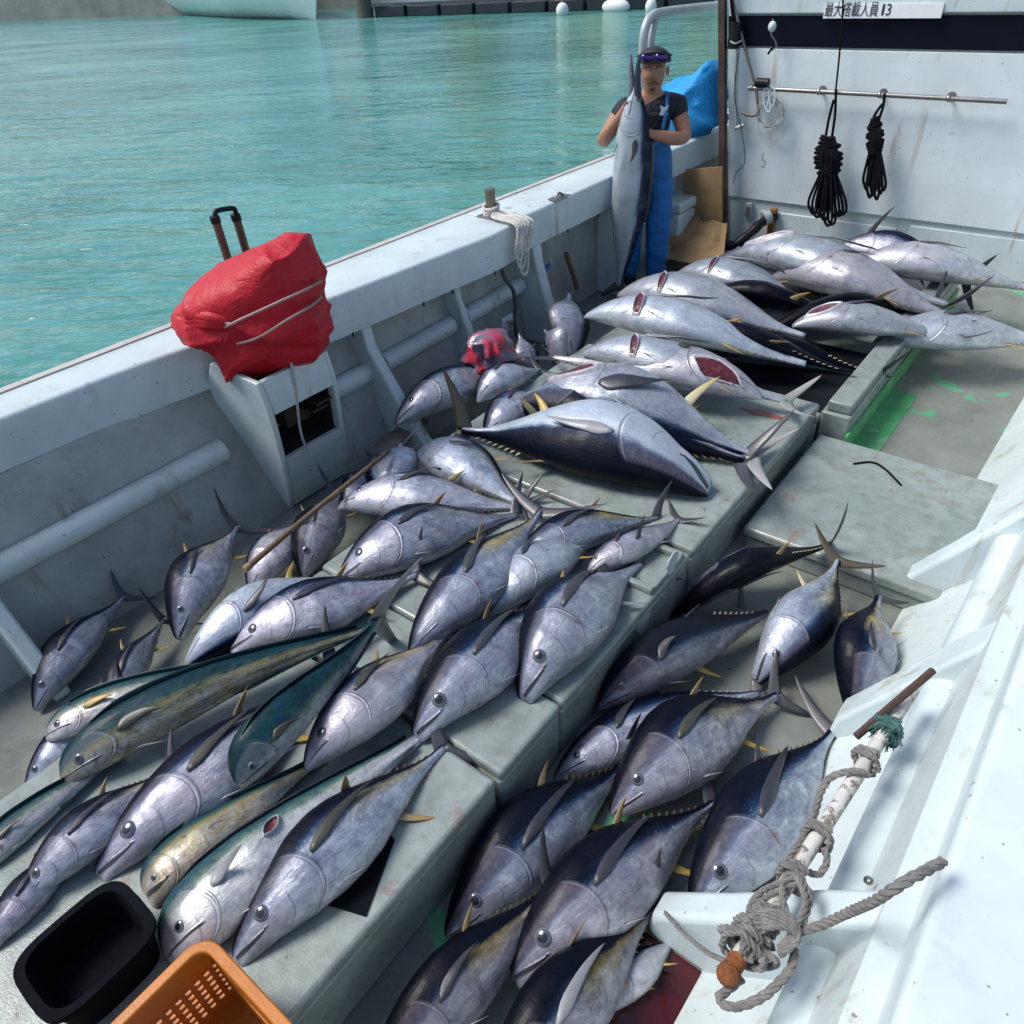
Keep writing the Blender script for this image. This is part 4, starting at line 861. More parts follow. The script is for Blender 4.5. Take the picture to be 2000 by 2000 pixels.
    m = MB(); m.box((c.x - .02, DY - .052, c.z - .04), (c.x + .02, DY - .043, c.z + .03)); m.build('socket_cover', simple('grey_socket', (.12, .12, .12), .5), dh, bevel=.004)
    # rails and pipes on the wall
    yr = DY - .11
    def pt(x, y): return aty(x, y, yr)
    rl = empty('wall_handrail', pt(1545, 172), 'steel handrail along the white deckhouse wall under the navy band', 'handrail')
    MB().tube([pt(1412, 166), pt(1680, 180), pt(1900, 192)], .017, 10, spl=False).build('rail', steel, rl, smooth=True)
    for x in (1418, 1545, 1660, 1790):
        p = pt(x, 166 + (x - 1412) * .052); m = MB(); m.tube([p, p + Vector((0, .1, 0))], .011, 8); m.sphere(p, .024, 10, 8); m.tube([p + Vector((0, .085, 0)), p + Vector((0, .1, 0))], .035, 10); m.build('bracket', steel, rl, smooth=True)
    cp = empty('bent_pipe', pt(1390, 160), 'bent grey pipe with a slanting stay at the corner of the deckhouse', 'pipe')
    MB().tube([pt(1393, 85), pt(1389, 160), pt(1388, 236)], .016, 10).build('upright', galv, cp, smooth=True)
    MB().tube([pt(1388, 236), pt(1389, 241), pt(1404, 236)], .018, 8).build('foot', galv, cp, smooth=True)
    MB().tube([pt(1380, -10), pt(1400, 70), pt(1424, 160), pt(1429, 190), pt(1430, 212), pt(1418, 218), pt(1398, 212)], .013, 10).build('stay', simple('brown_pipe', (.2, .17, .15), .5, .4, sc=12), cp, smooth=True)
    m = MB(); p = pt(1440, 158); m.tube([p + Vector((-.055, -.02, .01)), p + Vector((.055, -.02, .01))], .036, 12); tag(m.build('rubber_grip', black_rubber, smooth=True), 'short black rubber sleeve on the left end of the wall handrail', 'sleeve')
    # post
    a, b = aty(1365, 470, 7.0), aty(1363, -60, 7.0); m = MB(); m.box((-.028, -.028, 0), (.028, .028, 1))
    ps = MB(); d = b - a
    ps.prism([a + Vector(q) for q in ((-.03, -.03, 0), (.03, -.03, 0), (.03, .03, 0), (-.03, .03, 0))], d * 1.3)
    tag(ps.build('steel_post', rust_metal, bevel=.005), 'rusty brown square steel post at the corner of the deckhouse', 'post')
    # sign
    s0, s1 = aty(1553, 34, DY - .06), aty(1553, 10, DY - .06)
    sg = empty('sign', s0, 'white sign with black Japanese characters above the navy band', 'sign')
    MB().box((s0.x, DY - .066, s0.z - .002), (s0.x + .86, DY - .045, s1.z + .005)).build('board', simple('sign_white', (.78, .80, .80), .4, var=.05), sg)
    for body, xa, xb in (('最大搭載人員', 1557, 1657), ('1', 1664, 1668), ('3', 1672, 1681)):
        cu = bpy.data.curves.new('lettering', 'FONT'); cu.body = body; cu.size = .104; cu.extrude = .001
        to = bpy.data.objects.new('tmp', cu); COL.objects.link(to); bpy.context.view_layer.update()
        me = bpy.data.meshes.new_from_object(to.evaluated_get(bpy.context.evaluated_depsgraph_get())); bpy.data.objects.remove(to)
        me.transform(Matrix(((1, 0, 0, 0), (0, 0, -1, 0), (0, 1, 0, 0), (0, 0, 0, 1)))); xs = [v.co.x for v in me.vertices]
        X0, X1 = aty(xa, 22, DY - .06).x, aty(xb, 22, DY - .06).x; k = (X1 - X0) / (max(xs) - min(xs)); me.transform(Matrix.Translation((-min(xs), 0, 0)))
        o = link('lettering', me, simple('black_lettering', (.012, .013, .018), .5, var=.1), sg); o.location = (X0 - s0.x, DY - .068 - s0.y, .018); o.scale = (k, 1, 1)

# ------------------------------------------------------------------ ropes and fittings on the deckhouse
def hank(x, top, knot, wid, bot, label, mat, y, strands=16, loops=9):
    """coiled line: two lines up to the rail, a wrapped body, loose loops below"""
    e = empty('rope_hank', aty(x, bot, y), label, 'rope', 'black rope hanks hanging from the handrail')
    px = lambda a, b, d=0: aty(a, b, y - d)
    rnd = random.Random(int(x))
    m = MB(); m.tube([px(x + (top[0] - x), top[1], .03), px(x + (top[0] - x) * .6 + 4, (top[1] + knot) / 2, .03), px(x + 6, knot, .02)], .011, 7)
    m.tube([px(top[0] - 4, top[1] + 20, .03), px(x - 5 + (top[0] - x) * .4, (top[1] + knot) / 2 + 10, .03), px(x - 6, knot, .02)], .011, 7); m.build('hanging_line', mat, e, smooth=True)
    m = MB(); h0 = knot; h1 = knot + (bot - knot) * .42
    for k in range(strands):
        s = k / (strands - 1); yy = h0 + (h1 - h0) * s; w = wid * (.38 + .78 * math.sin(math.pi * (s * .82 + .06))); tl = rnd.uniform(-6, 6); c = px(x, yy, .05)
        pts = []
        for q in range(13):
            a = 2 * math.pi * q / 12; p = px(x + w * math.cos(a), yy + tl * math.cos(a) + 4 * math.sin(a), .05); p.y += math.sin(a) * .045; pts.append(p)
        m.tube(pts, .0125, 7)
    for k in range(8):
        xx = x + wid * .75 * (k / 3.5 - 1); m.tube([px(xx * .6 + x * .4, h0 - 4, .05), px(xx, (h0 + h1) / 2, .085 + rnd.uniform(0, .02)), px(xx * .8 + x * .2, h1 + 6, .07)], .0125, 7)
    m.build('wrapped_coil', mat, e, smooth=True)
    m = MB()
    for k in range(loops):
        s = k / (loops - 1) * 2 - 1; b = bot - abs(s) * (bot - h1) * .12 - rnd.uniform(0, 14); cx = x + s * wid * 1.25; d = .03 + rnd.uniform(0, .06)
        m.tube([px(x + s * wid * .5 - 3, h1 - 6, d), px(cx - wid * .42, (h1 + b) / 2 + 10, d), px(cx - wid * .3, b - 6, d), px(cx, b + 2, d), px(cx + wid * .3, b - 10, d), px(cx * .8 + x * .2 + wid * .3, (h1 + b) / 2, d + .01), px(x + s * wid * .45 + 4, h1 - 4, d)], .0115, 7)
    m.build('loose_loops', mat, e, smooth=True)
    return e
def wall_gear():
    Y = 7.02
    hank(1563, (1577, 168), 262, 22, 425, 'large black rope hank hanging on the white wall, left of the smaller one', black_rope, Y)
    hank(1651, (1669, 176), 228, 13, 378, 'smaller black rope hank hanging at the right end of the white wall', black_rope, Y, 12, 6)
    px = lambda a, b, y=Y: aty(a, b, y)
    tag(MB().tube([px(1590, -20), px(1590, 20), px(1584, 100), px(1577, 168)], .0075, 7).build('halyard', black_rope, smooth=True), 'thin black line running down the wall across the sign to the handrail', 'line')
    e = empty('line_coil', px(1450, 240), 'pale coil of thin fishing line hung on the handrail by a white clip', 'fishing line')
    m = MB(); rnd = random.Random(3)
    for k in range(9):
        cx, cy, r = 1452 + rnd.uniform(-5, 5), 215 + rnd.uniform(-5, 5), 22 + rnd.uniform(-4, 5)
        m.tube([px(cx + r * math.cos(a), cy + r * 1.15 * math.sin(a), Y + rnd.uniform(-.01, .03)) for a in [2 * math.pi * q / 16 for q in range(17)]], .0028, 5)
    m.tube([px(1428, 220), px(1436, 255), px(1452, 278), px(1470, 280), px(1466, 262), px(1460, 272)], .003, 5)
    m.build('coil', simple('thin_line', (.36, .38, .38), .4, var=.2), e, smooth=True)
    m = MB()
    for dx in (0, 11): m.tube([px(1443 + dx, 202), px(1441 + dx, 180), px(1446 + dx, 164), px(1452 + dx, 180), px(1448 + dx, 200)], .009, 7)
    m.tube([px(1443, 200), px(1450, 212), px(1456, 200)], .009, 7); m.build('clip', white_rail, e, smooth=True)
    e = empty('hook_float', px(1458, 50), 'small white float with a wire hook hanging on the navy band', 'float')
    m = MB(); m.sphere(px(1457, 50), (.034, .03, .04), 12, 9); m.build('float', white_rail, e, smooth=True)
    MB().tube([px(1458, 35), px(1457, 50), px(1455, 64), px(1463, 78), px(1464, 88), px(1456, 96)], .006, 6).build('wire', steel, e, smooth=True)
    MB().tube([px(1464, 86), px(1456, 92), px(1449, 102)], .009, 6).build('hook', black_rope, e, smooth=True)
    tag(MB().tube([px(1441, 290), px(1438, 300), px(1444, 306), px(1440, 316), px(1436, 312)], .004, 6).build('fish_hook', steel, smooth=True), 'small steel fish hook hanging on the white wall below the line coil', 'hook')
    tag(MB().tube([px(1393, 100), px(1386, 180), px(1400, 250), px(1405, 305), px(1390, 325), px(1383, 345)], .0035, 5).build('thin_cord', black_rope, smooth=True), 'thin dark cord hanging beside the bent pipe', 'cord')
    # small lamp-like black block at the corner with a line round it
    p = px(1386, 68); m = MB(); m.tube([p + Vector((0, 0, -.09)), p + Vector((0, 0, .1))], lambda t: .05 + .02 * math.sin(3.1 * t), 12); e = empty('pulley_block', p, 'black pulley block lashed to the pipe at the top of the post', 'pulley'); m.build('block', black_rubber, e, smooth=True)
    MB().tube([px(1374, 74), px(1386, 82, Y - .09), px(1400, 76)], .006, 6).build('lashing', galv, e)
    MB().tube([px(1378, -15), px(1383, 30), px(1386, 60)], .014, 7).build('line', black_rope, e, smooth=True)
    # hose and rusty outlet
    e = empty('suction_hose', px(1400, 450, 6.9), 'black corrugated hose running from a rusty outlet on the deckhouse down to the deck', 'hose')
    pts = [px(1462, 408, 7.1), px(1440, 418, 6.98), px(1415, 440, 6.85), px(1385, 462, 6.75), px(1350, 462, 6.7), px(1335, 480, 6.6), px(1362, 490, 6.5)]
    MB().tube(pts, lambda t: .042 + .004 * math.sin(t * 260), 12).build('hose', black_rubber, e, smooth=True)
    MB().tube([px(1440, 414, 7.0), px(1452, 409, 7.05)], .062, 12).build('collar', galv, e, smooth=True)
    m = MB(); a = px(1457, 402, 7.09); m.box((a.x - .02, 7.07, a.z - .2), (a.x + .035, 7.13, a.z + .04)); m.build('outlet', simple('orange_rust', (.3, .12, .03), .8, var=.5, sc=15, bump=.5), e, bevel=.006)

# ------------------------------------------------------------------ port rail gear
def rail_gear():
    # bollard with white rope
    c = Vector((-3.4, 4.08, .965)); e = empty('bollard', c, 'round metal bollard on the cap rail', 'bollard')
    MB().tube([c, c + Vector((0, 0, .17))], .034, 16, spl=False).build('post', simple('brass_bollard', (.22, .19, .15), .35, .75, var=.35, sc=10), e, smooth=True, )
    MB().tube([c + Vector((0, 0, .17)), c + Vector((0, 0, .178))], .037, 16, spl=False).build('cap', steel, e, smooth=True)
    MB().box((-3.47, 4.0, .966), (-3.33, 4.16, .974)).build('base_plate', steel, e)
    m = MB()
    for k in range(3):
        m.rope([c + Vector((math.cos(a) * (.045 + .003 * k), math.sin(a) * (.045 + .003 * k), .02 + .02 * k + .01 * math.sin(a))) for a in np.linspace(0, 6.3, 14)], .012)
    r = RIN(4.0)
    for k, (y, dz) in enumerate(((4.0, -.12), (4.06, -.02), (4.1, .05), (4.03, -.17), (3.98, -.06))):
        m.rope([c + Vector((.04, 0, .03)), (-3.3, y, .99), (r + .02, y - .02, .965), (r + .025, y - .05, .86 + dz), (r + .03, y - .01, .80 + dz), (r + .028, y + .03, .87 + dz), (r + .015, y + .03, .965), (-3.25, y + .04, .99)], .010)
    tag(m.build('mooring_rope', white_rope, smooth=True), 'white rope wound round the bollard and hanging over the cap rail', 'rope')
    # eye plate further along the rail
    p = atz(1055, 372, .97); m = MB(); m.box((p.x - .04, p.y - .09, .968), (p.x + .04, p.y + .09, .974)); m.tube([p + Vector((0, -.05, .005)), p + Vector((.0, 0, .03)), p + Vector((0, .05, .005))], .008, 6)
    tag(m.build('pad_eye', steel), 'small steel pad eye on the cap rail beyond the bollard', 'pad eye')
    # rod holder
    X = -3.45; px = lambda a, b: atx(a, b, X)
    e = empty('rod_rest', px(450, 500), 'rusty brown double pole rest standing on the cap rail behind the red cover', 'rod rest')
    for (a, b, c_, d_) in ((408, 420, 440, 520), (447, 416, 472, 500)):
        p, q = px(a, b), px(c_, d_); q = p + (q - p) * ((p.z - .96) / (p.z - q.z)) if q.z < p.z else q
        MB().tube([q, p], .021, 12, spl=False).build('upright', simple('brown_rod_metal', (.13, .085, .06), .5, .3, var=.5, sc=18, bump=.4), e, smooth=True)
        MB().tube([p, p + (p - q).normalized() * .03], .025, 12, spl=False).build('collar', black_rubber, e, smooth=True)
    MB().tube([px(408, 420), px(406, 402), px(412, 397), px(438, 393), px(444, 398), px(447, 416)], .012, 8).build('loop', black_rubber, e, smooth=True)
    # winch box
    A = Vector((-3.22, 1.66, .955)); wb = empty('winch_box', (-3.05, 1.9, 0), 'white box bracket on the bulwark with a dark opening, under the red cover', 'winch box')
    xt, xb, y0, y1 = -2.84, -3.07, 1.665, 2.06
    def fx(z): return xb + (xt - xb) * min(1, (z / .72)) ** .8
    zs = [0, .2, .4, .6, .75, .885]
    yo = lambda z: .13 * (1 - min(1, z / .885))
    def side(y, w):
        pl = [(-3.34, 0)] + [(fx(z), z) for z in zs] + [(-3.2, .90), (-3.34, .73)]
        m = MB(); n = len(pl); A_ = [Vector((x, y + yo(z), z)) for x, z in pl]; m.add(A_ + [p + Vector((0, w, 0)) for p in A_], [tuple(range(n))[::-1], tuple(range(n, 2 * n))] + [(k, (k + 1) % n, (k + 1) % n + n, k + n) for k in range(n)])
        m.build('side_plate', white_paint, wb, bevel=.008)
    side(y0, .03); side(y1, .03)
    def band(za, zb):
        zz = np.linspace(za, zb, 4); m = MB()
        m.loft([[Vector((fx(z), y0 + .03 + yo(z), z)), Vector((fx(z), y1 + yo(z), z)), Vector((fx(z) - .025, y1 + yo(z), z)), Vector((fx(z) - .025, y0 + .03 + yo(z), z))] for z in zz]); m.build('front_plate', white_paint, wb)
    band(.02, .40); band(.70, .885)
    def dk(a, b): MB().box(a, b).build('shade_lining', painted_shade, wb)  # added plates; the shade inside the opening is put into their colour
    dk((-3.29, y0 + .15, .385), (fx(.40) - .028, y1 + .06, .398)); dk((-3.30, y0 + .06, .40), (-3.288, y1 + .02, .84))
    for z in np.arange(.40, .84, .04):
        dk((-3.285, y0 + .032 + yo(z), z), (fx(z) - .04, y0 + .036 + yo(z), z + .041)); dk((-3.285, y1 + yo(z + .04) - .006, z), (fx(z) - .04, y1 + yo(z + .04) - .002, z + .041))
    m = MB(); 
    for k in range(4): m.tube([(-3.15 + .04 * math.sin(k), y0 + .12 + .05 * math.cos(a) + .02 * k, .52 + .05 * math.sin(a) + .01 * k) for a in np.linspace(0, 6.3, 12)], .008, 6)
    m.tube([(xt + .02, 1.86, .96), (xt + .005, 1.86, .8), (xt - .03, 1.85, .55), (xt - .06, 1.88, .4), (xt - .05, 1.9, .3)], .007, 6); m.build('cable', galv, wb, smooth=True)
    m = MB(); m.box((-3.12, 1.98, .56), (-2.92, 2.08, .572)); m.box((-3.1, 2.0, .60), (-2.90, 2.1, .612)); m.box((-3.15, 1.9, .47), (-3.05, 2.05, .6)); m.build('hinge_iron', rust_metal, wb)
    # red cover over the winch: lofted bag with folds
    cen = Vector((-3.10, 1.86, 1.14)); right = Vector((.80, .60, 0)).normalized(); fw = Vector((.60, -.80, 0)).normalized(); upv = Vector((0, 0, 1))
    out = [(330, 578), (352, 548), (385, 522), (450, 486), (520, 452), (556, 445), (590, 470), (606, 528), (608, 575), (628, 635), (600, 672), (545, 695), (470, 708), (440, 690), (415, 655), (372, 632), (338, 612)]
    # plane facing the camera's side of the boat through the cover's middle
    nrm = fw; pts2 = []
    for (a, b) in out:
        rr = Vector(ray(a, b)); o = Vector((0, 0, HC)); k = (cen - o).dot(nrm) / rr.dot(nrm); p = o + rr * k - cen; pts2.append((p.dot(right), p.z))
    c2 = np.array(pts2); N = 180
    tt = np.linspace(0, len(out), N, endpoint=False); sp = spline([(x, z, 0) for x, z in pts2] + [(*pts2[0], 0)], 8); per = np.array([(v.x, v.y) for v in sp])
    idx = np.linspace(0, len(per) - 1, N + 1)[:-1]; per = np.array([per[int(i)] * (1 - i % 1) + per[min(int(i) + 1, len(per) - 1)] * (i % 1) for i in idx])
    mid = np.array([.02, .0]); rings = []; K = 44
    for j in range(K + 1):
        f = math.pi * j / K; depth = -.24 * math.cos(f); sc = max(.012, math.sin(f) ** .55); ring = []
        for i in range(N):
            q = mid + (per[i] - mid) * sc; p = Vector((q[0], depth, q[1]))
            r1 = mnoise.noise(Vector((p.x * 1.3 - p.z * 4.6, depth * 2.2, p.x * .8 + p.z * .5))); r2 = mnoise.noise(Vector((p.x * 7 - p.z * 5, depth * 7 + 3, p.z * 8)))
            r3 = mnoise.noise(Vector((p.x * 4.2 + p.z * 2.2 + 9, depth * 3.5, p.z * 1.1 - p.x))); fold = (1 - abs(r1)) ** 9 * .045 + (1 - abs(r3)) ** 8 * .028 + (1 - abs(r2)) ** 4 * .004 - .016
            ang = math.atan2(q[1], q[0]); tuck = math.exp(-((p.z + .02 + .35 * (p.x + .1)) / .035) ** 2) * -.02
            s = 1 + (fold * (.3 + .7 * abs(math.cos(f))) + tuck) / .34
            ring.append(cen + right * p.x * s + fw * (-depth) * s + upv * p.z * s)
        rings.append(ring)
    cov = empty('winch_cover', cen, 'bright red vinyl cover tied with thin cord over the winch on the bulwark', 'cover')
    MB().loft(rings).build('cover', red_cloth, cov, smooth=True, sharp=180)
    def onc(a, b, d):
        rr = Vector(ray(a, b)); o = Vector((0, 0, HC)); k = (cen + fw * d - o).dot(nrm) / rr.dot(nrm); return o + rr * k
    m = MB()
    for line in ([(345, 612, .08), (400, 625, .2), (460, 600, .27), (530, 568, .27), (580, 545, .18), (606, 530, .05)], [(350, 622, .08), (420, 648, .2), (480, 640, .26), (540, 605, .26), (590, 575, .16), (606, 560, .05)], [(342, 600, .06), (380, 596, .16), (410, 606, .22), (440, 612, .25)]):
        m.tube([onc(*p) for p in line], .0065, 6)
    m.build('cord', simple('tan_cord', (.32, .22, .2), .8), cov, smooth=True)
    m = MB()
    for k, (y0_, y1_) in enumerate(((596, 606), (604, 612), (613, 616))): m.tube([onc(432, y1_, .22), onc(395, (y0_ + y1_) / 2 - 3, .21), onc(352, y0_ - 2, .13), onc(330, y0_ + 2, .06)], lambda t: .016 + .016 * math.sin(2.6 * t + .3), 10)
    m.build('gathered_corner', red_cloth, cov, smooth=True, sharp=180)
    # blue clip, hook plate, cable, net bag
    px = lambda a, b: atx(a, b, -3.29)
    e = empty('blue_clip', px(1025, 508), 'small bright blue plastic clip stuck on the bulwark', 'clip')
    m = MB(); p = px(1025, 508); m.tube([p + Vector((.02, -.04, -.015)), p + Vector((.02, .05, .02))], .017, 8); m.build('clip', simple('blue_plastic', (.01, .12, .5), .4), e, smooth=True)
    MB().tube([px(1012, 503), px(1018, 510), px(1034, 500), px(1036, 493)], .004, 5).build('wire', black_rope, e)
    px2 = lambda a, b: atx(a, b, -3.17)
    tag(MB().tube([px2(945, 500), px2(952, 525), px2(968, 548), px2(972, 580), px2(970, 605), px2(975, 635)], .014, 8).build('cable', simple('dark_grey_cable', (.07, .08, .09), .5), smooth=True), 'dark grey cable running down the bulwark beside a knee', 'cable')
    m = MB(); p = atx(957, 612, -3.12); m.box((p.x - .005, p.y - .06, p.z - .05), (p.x + .008, p.y + .06, p.z + .06)); e = empty('latch_plate', p, 'small white latch plate on the bulwark above the net bag', 'latch'); m.build('plate', white_rail, e, bevel=.004)
    MB().tube([p + Vector((.02, -.02, .03)), p + Vector((.03, .02, .01)), p + Vector((.02, 0, -.03))], .01, 8).build('latch', steel, e, smooth=True)
    tag(MB().tube([px(1068, 478), px(1075, 500), px(1085, 530), px(1088, 545)], .02, 8).build('wooden_stick', wood_old, smooth=True), 'short brown stick leaning on the bulwark behind the leaning tuna', 'stick')
    c = atz(925, 672, .42); rr = MB()
    rings = []
    for j in range(17):
        f = j / 16; z = .17 * (f * 2 - 1); rad = (1 - abs(2 * f - 1) ** 2.6) ** .5 * .12 + .006; ring = []
        for i in range(30):
            a = 2 * math.pi * i / 30; k = .9 + .5 * mnoise.noise(Vector((math.cos(a) * 2.6, math.sin(a) * 2.6, f * 5)))
            ring.append(c + Vector((math.cos(a) * rad * k * 1.1, math.sin(a) * rad * k * 1.3, z)))
        rings.append(ring)
    g = G('wet_red_bag'); v = g.co(); n = g.noise(v, 9, 4, .6, .5)
    g.set(base=g.ramp(n, [(.42, (.13, .12, .19)), (.5, (.25, .1, .15)), (.56, (.55, .03, .06))]), rough=.25, coat=.4); g.bump(n, .6, .03)
    MB().loft(rings).build('net_bag', g.m, smooth=True)['label'] = 'red and grey plastic bag lying against the bulwark behind the tuna'
    bpy.data.objects['net_bag']['category'] = 'bag'
    # wooden gaff lying over the gutter fish
    a, b = atz(465, 1072, .36), atz(735, 850, .42); e = empty('gaff', a, 'long brown wooden gaff handle lying over the tuna in the gutter', 'gaff')
    MB().tube([a, a.lerp(b, .4) + Vector((0, 0, .008)), b], lambda t: .0145 - .003 * t, 10).build('handle', wood_old, e, smooth=True)
    MB().tube([a - (b - a) * .012, a + (b - a) * .02], .017, 10).build('grip', simple('bare_wood_end', (.3, .2, .12), .7, var=.3), e, smooth=True)
    # old plank in the gutter
    p, q = atz(690, 860, .1), atz(780, 790, .1); d = (q - p); w = Vector((d.y, -d.x, 0)).normalized() * .12
    m = MB(); m.prism([p, p + w, q + w, q], (0, 0, .03)); tag(m.build('plank', simple('grey_wet_wood', (.15, .145, .125), .6, var=.4, sc=9, bump=.4), bevel=.005), 'short wet plank lying in the gutter at the foot of the winch box', 'plank')
    # tall handrail, blue tarp, things behind the man
    X = -3.42; px = lambda a, b: atx(a, b, X)
    e = empty('handrail', px(1215, 250), 'pale bent pipe handrail standing on the far cap rail behind the man', 'handrail')
    MB().tube([px(1213, 180), px(1213, 105), px(1216, 60), px(1228, 32), px(1250, 24), px(1300, 17), px(1362, 10), px(1420, 4)], .036, 12).build('rail', galv, e, smooth=True)
    MB().tube([px(1228, 120), px(1229, 70), px(1238, 34)], .03, 10).build('inner_post', galv, e, smooth=True)
    q = px(1213, 180); MB().tube([Vector((q.x, q.y, .96)), q + Vector((0, 0, .02))], .036, 12).build('post', galv, e, smooth=True)
    rim = [(1236, 172), (1262, 158), (1300, 140), (1348, 121), (1358, 180), (1358, 235), (1320, 252), (1272, 266), (1262, 235), (1246, 210)]
    P3 = [aty(a, b, 7.1) for a, b in rim]; c = sum(P3, Vector()) / len(P3); rings = []
    S2 = spline(P3 + [P3[0]], 8)[:-1]
    for j in range(15):
        f = math.pi * j / 14; sc = max(.015, math.sin(f) ** .6); dp = -.3 * math.cos(f)
        ring = []
        for p in S2:
            v = (p - c) * sc; r1 = mnoise.noise(Vector((v.x * 5 + v.z * 4, dp * 4, v.z * 3))); s = 1 + ((1 - abs(r1)) ** 5 * .2 - .06)
            ring.append(c + Vector((v.x * s, dp * s + .05, v.z * s)))
        rings.append(ring)
    tag(MB().loft(rings).build('tarpaulin', blue_tarp, smooth=True, sharp=180), 'bright blue tarpaulin bundled on the rail behind the man', 'tarpaulin')
    e = empty('cool_box', aty(1285, 420, 6.6), 'white box behind the man partly under the cardboard', 'box')
    a = aty(1262, 440, 6.5); MB().box((a.x - .22, 6.45, .0), (a.x + .12, 6.9, .42)).build('body', white_rail, e, bevel=.02); MB().box((a.x - .23, 6.44, .43), (a.x + .13, 6.91, .52)).build('lid', white_rail, e, bevel=.02)
    cb = simple('brown_cardboard', (.28, .18, .085), .85, var=.3, sc=4, bump=.3, bsc=30, dirt=(.12, .08, .04))
    q = [aty(a, b, 6.75) for a, b in ((1290, 320), (1362, 315), (1362, 440), (1287, 440))]; m = MB().prism(q, (0, .02, 0)); e = empty('cardboard', q[3], 'creased brown cardboard sheet propped up between the man and the post', 'cardboard'); m.build('upright_sheet', cb, e)
    G_ = []
    for j in range(7):
        for i in range(10):
            s, t = i / 9, j / 6; a = aty(1245 + 125 * s, 465 - 18 * s, 6.15).lerp(aty(1285 + 85 * s, 432 + 6 * s, 6.72), t); a.z = .1 + .2 * t + .05 * mnoise.noise(Vector((s * 5, t * 4, 1))) + .03; G_.append(a)
    V = G_ + [p - Vector((0, 0, .012)) for p in G_]; Fc = []
    for j in range(6):
        for i in range(9): k = j * 10 + i; Fc += [(k, k + 1, k + 11, k + 10), (k + 70, k + 80, k + 81, k + 71)]
    for i in range(9): Fc += [(i, i + 70, i + 71, i + 1), (60 + i, 61 + i, 131 + i, 130 + i)]
    for j in range(6): Fc += [(j * 10, j * 10 + 10, j * 10 + 80, j * 10 + 70), (j * 10 + 9, j * 10 + 79, j * 10 + 89, j * 10 + 19)]
    MB().add(V, Fc).build('fallen_flap', cb, e)

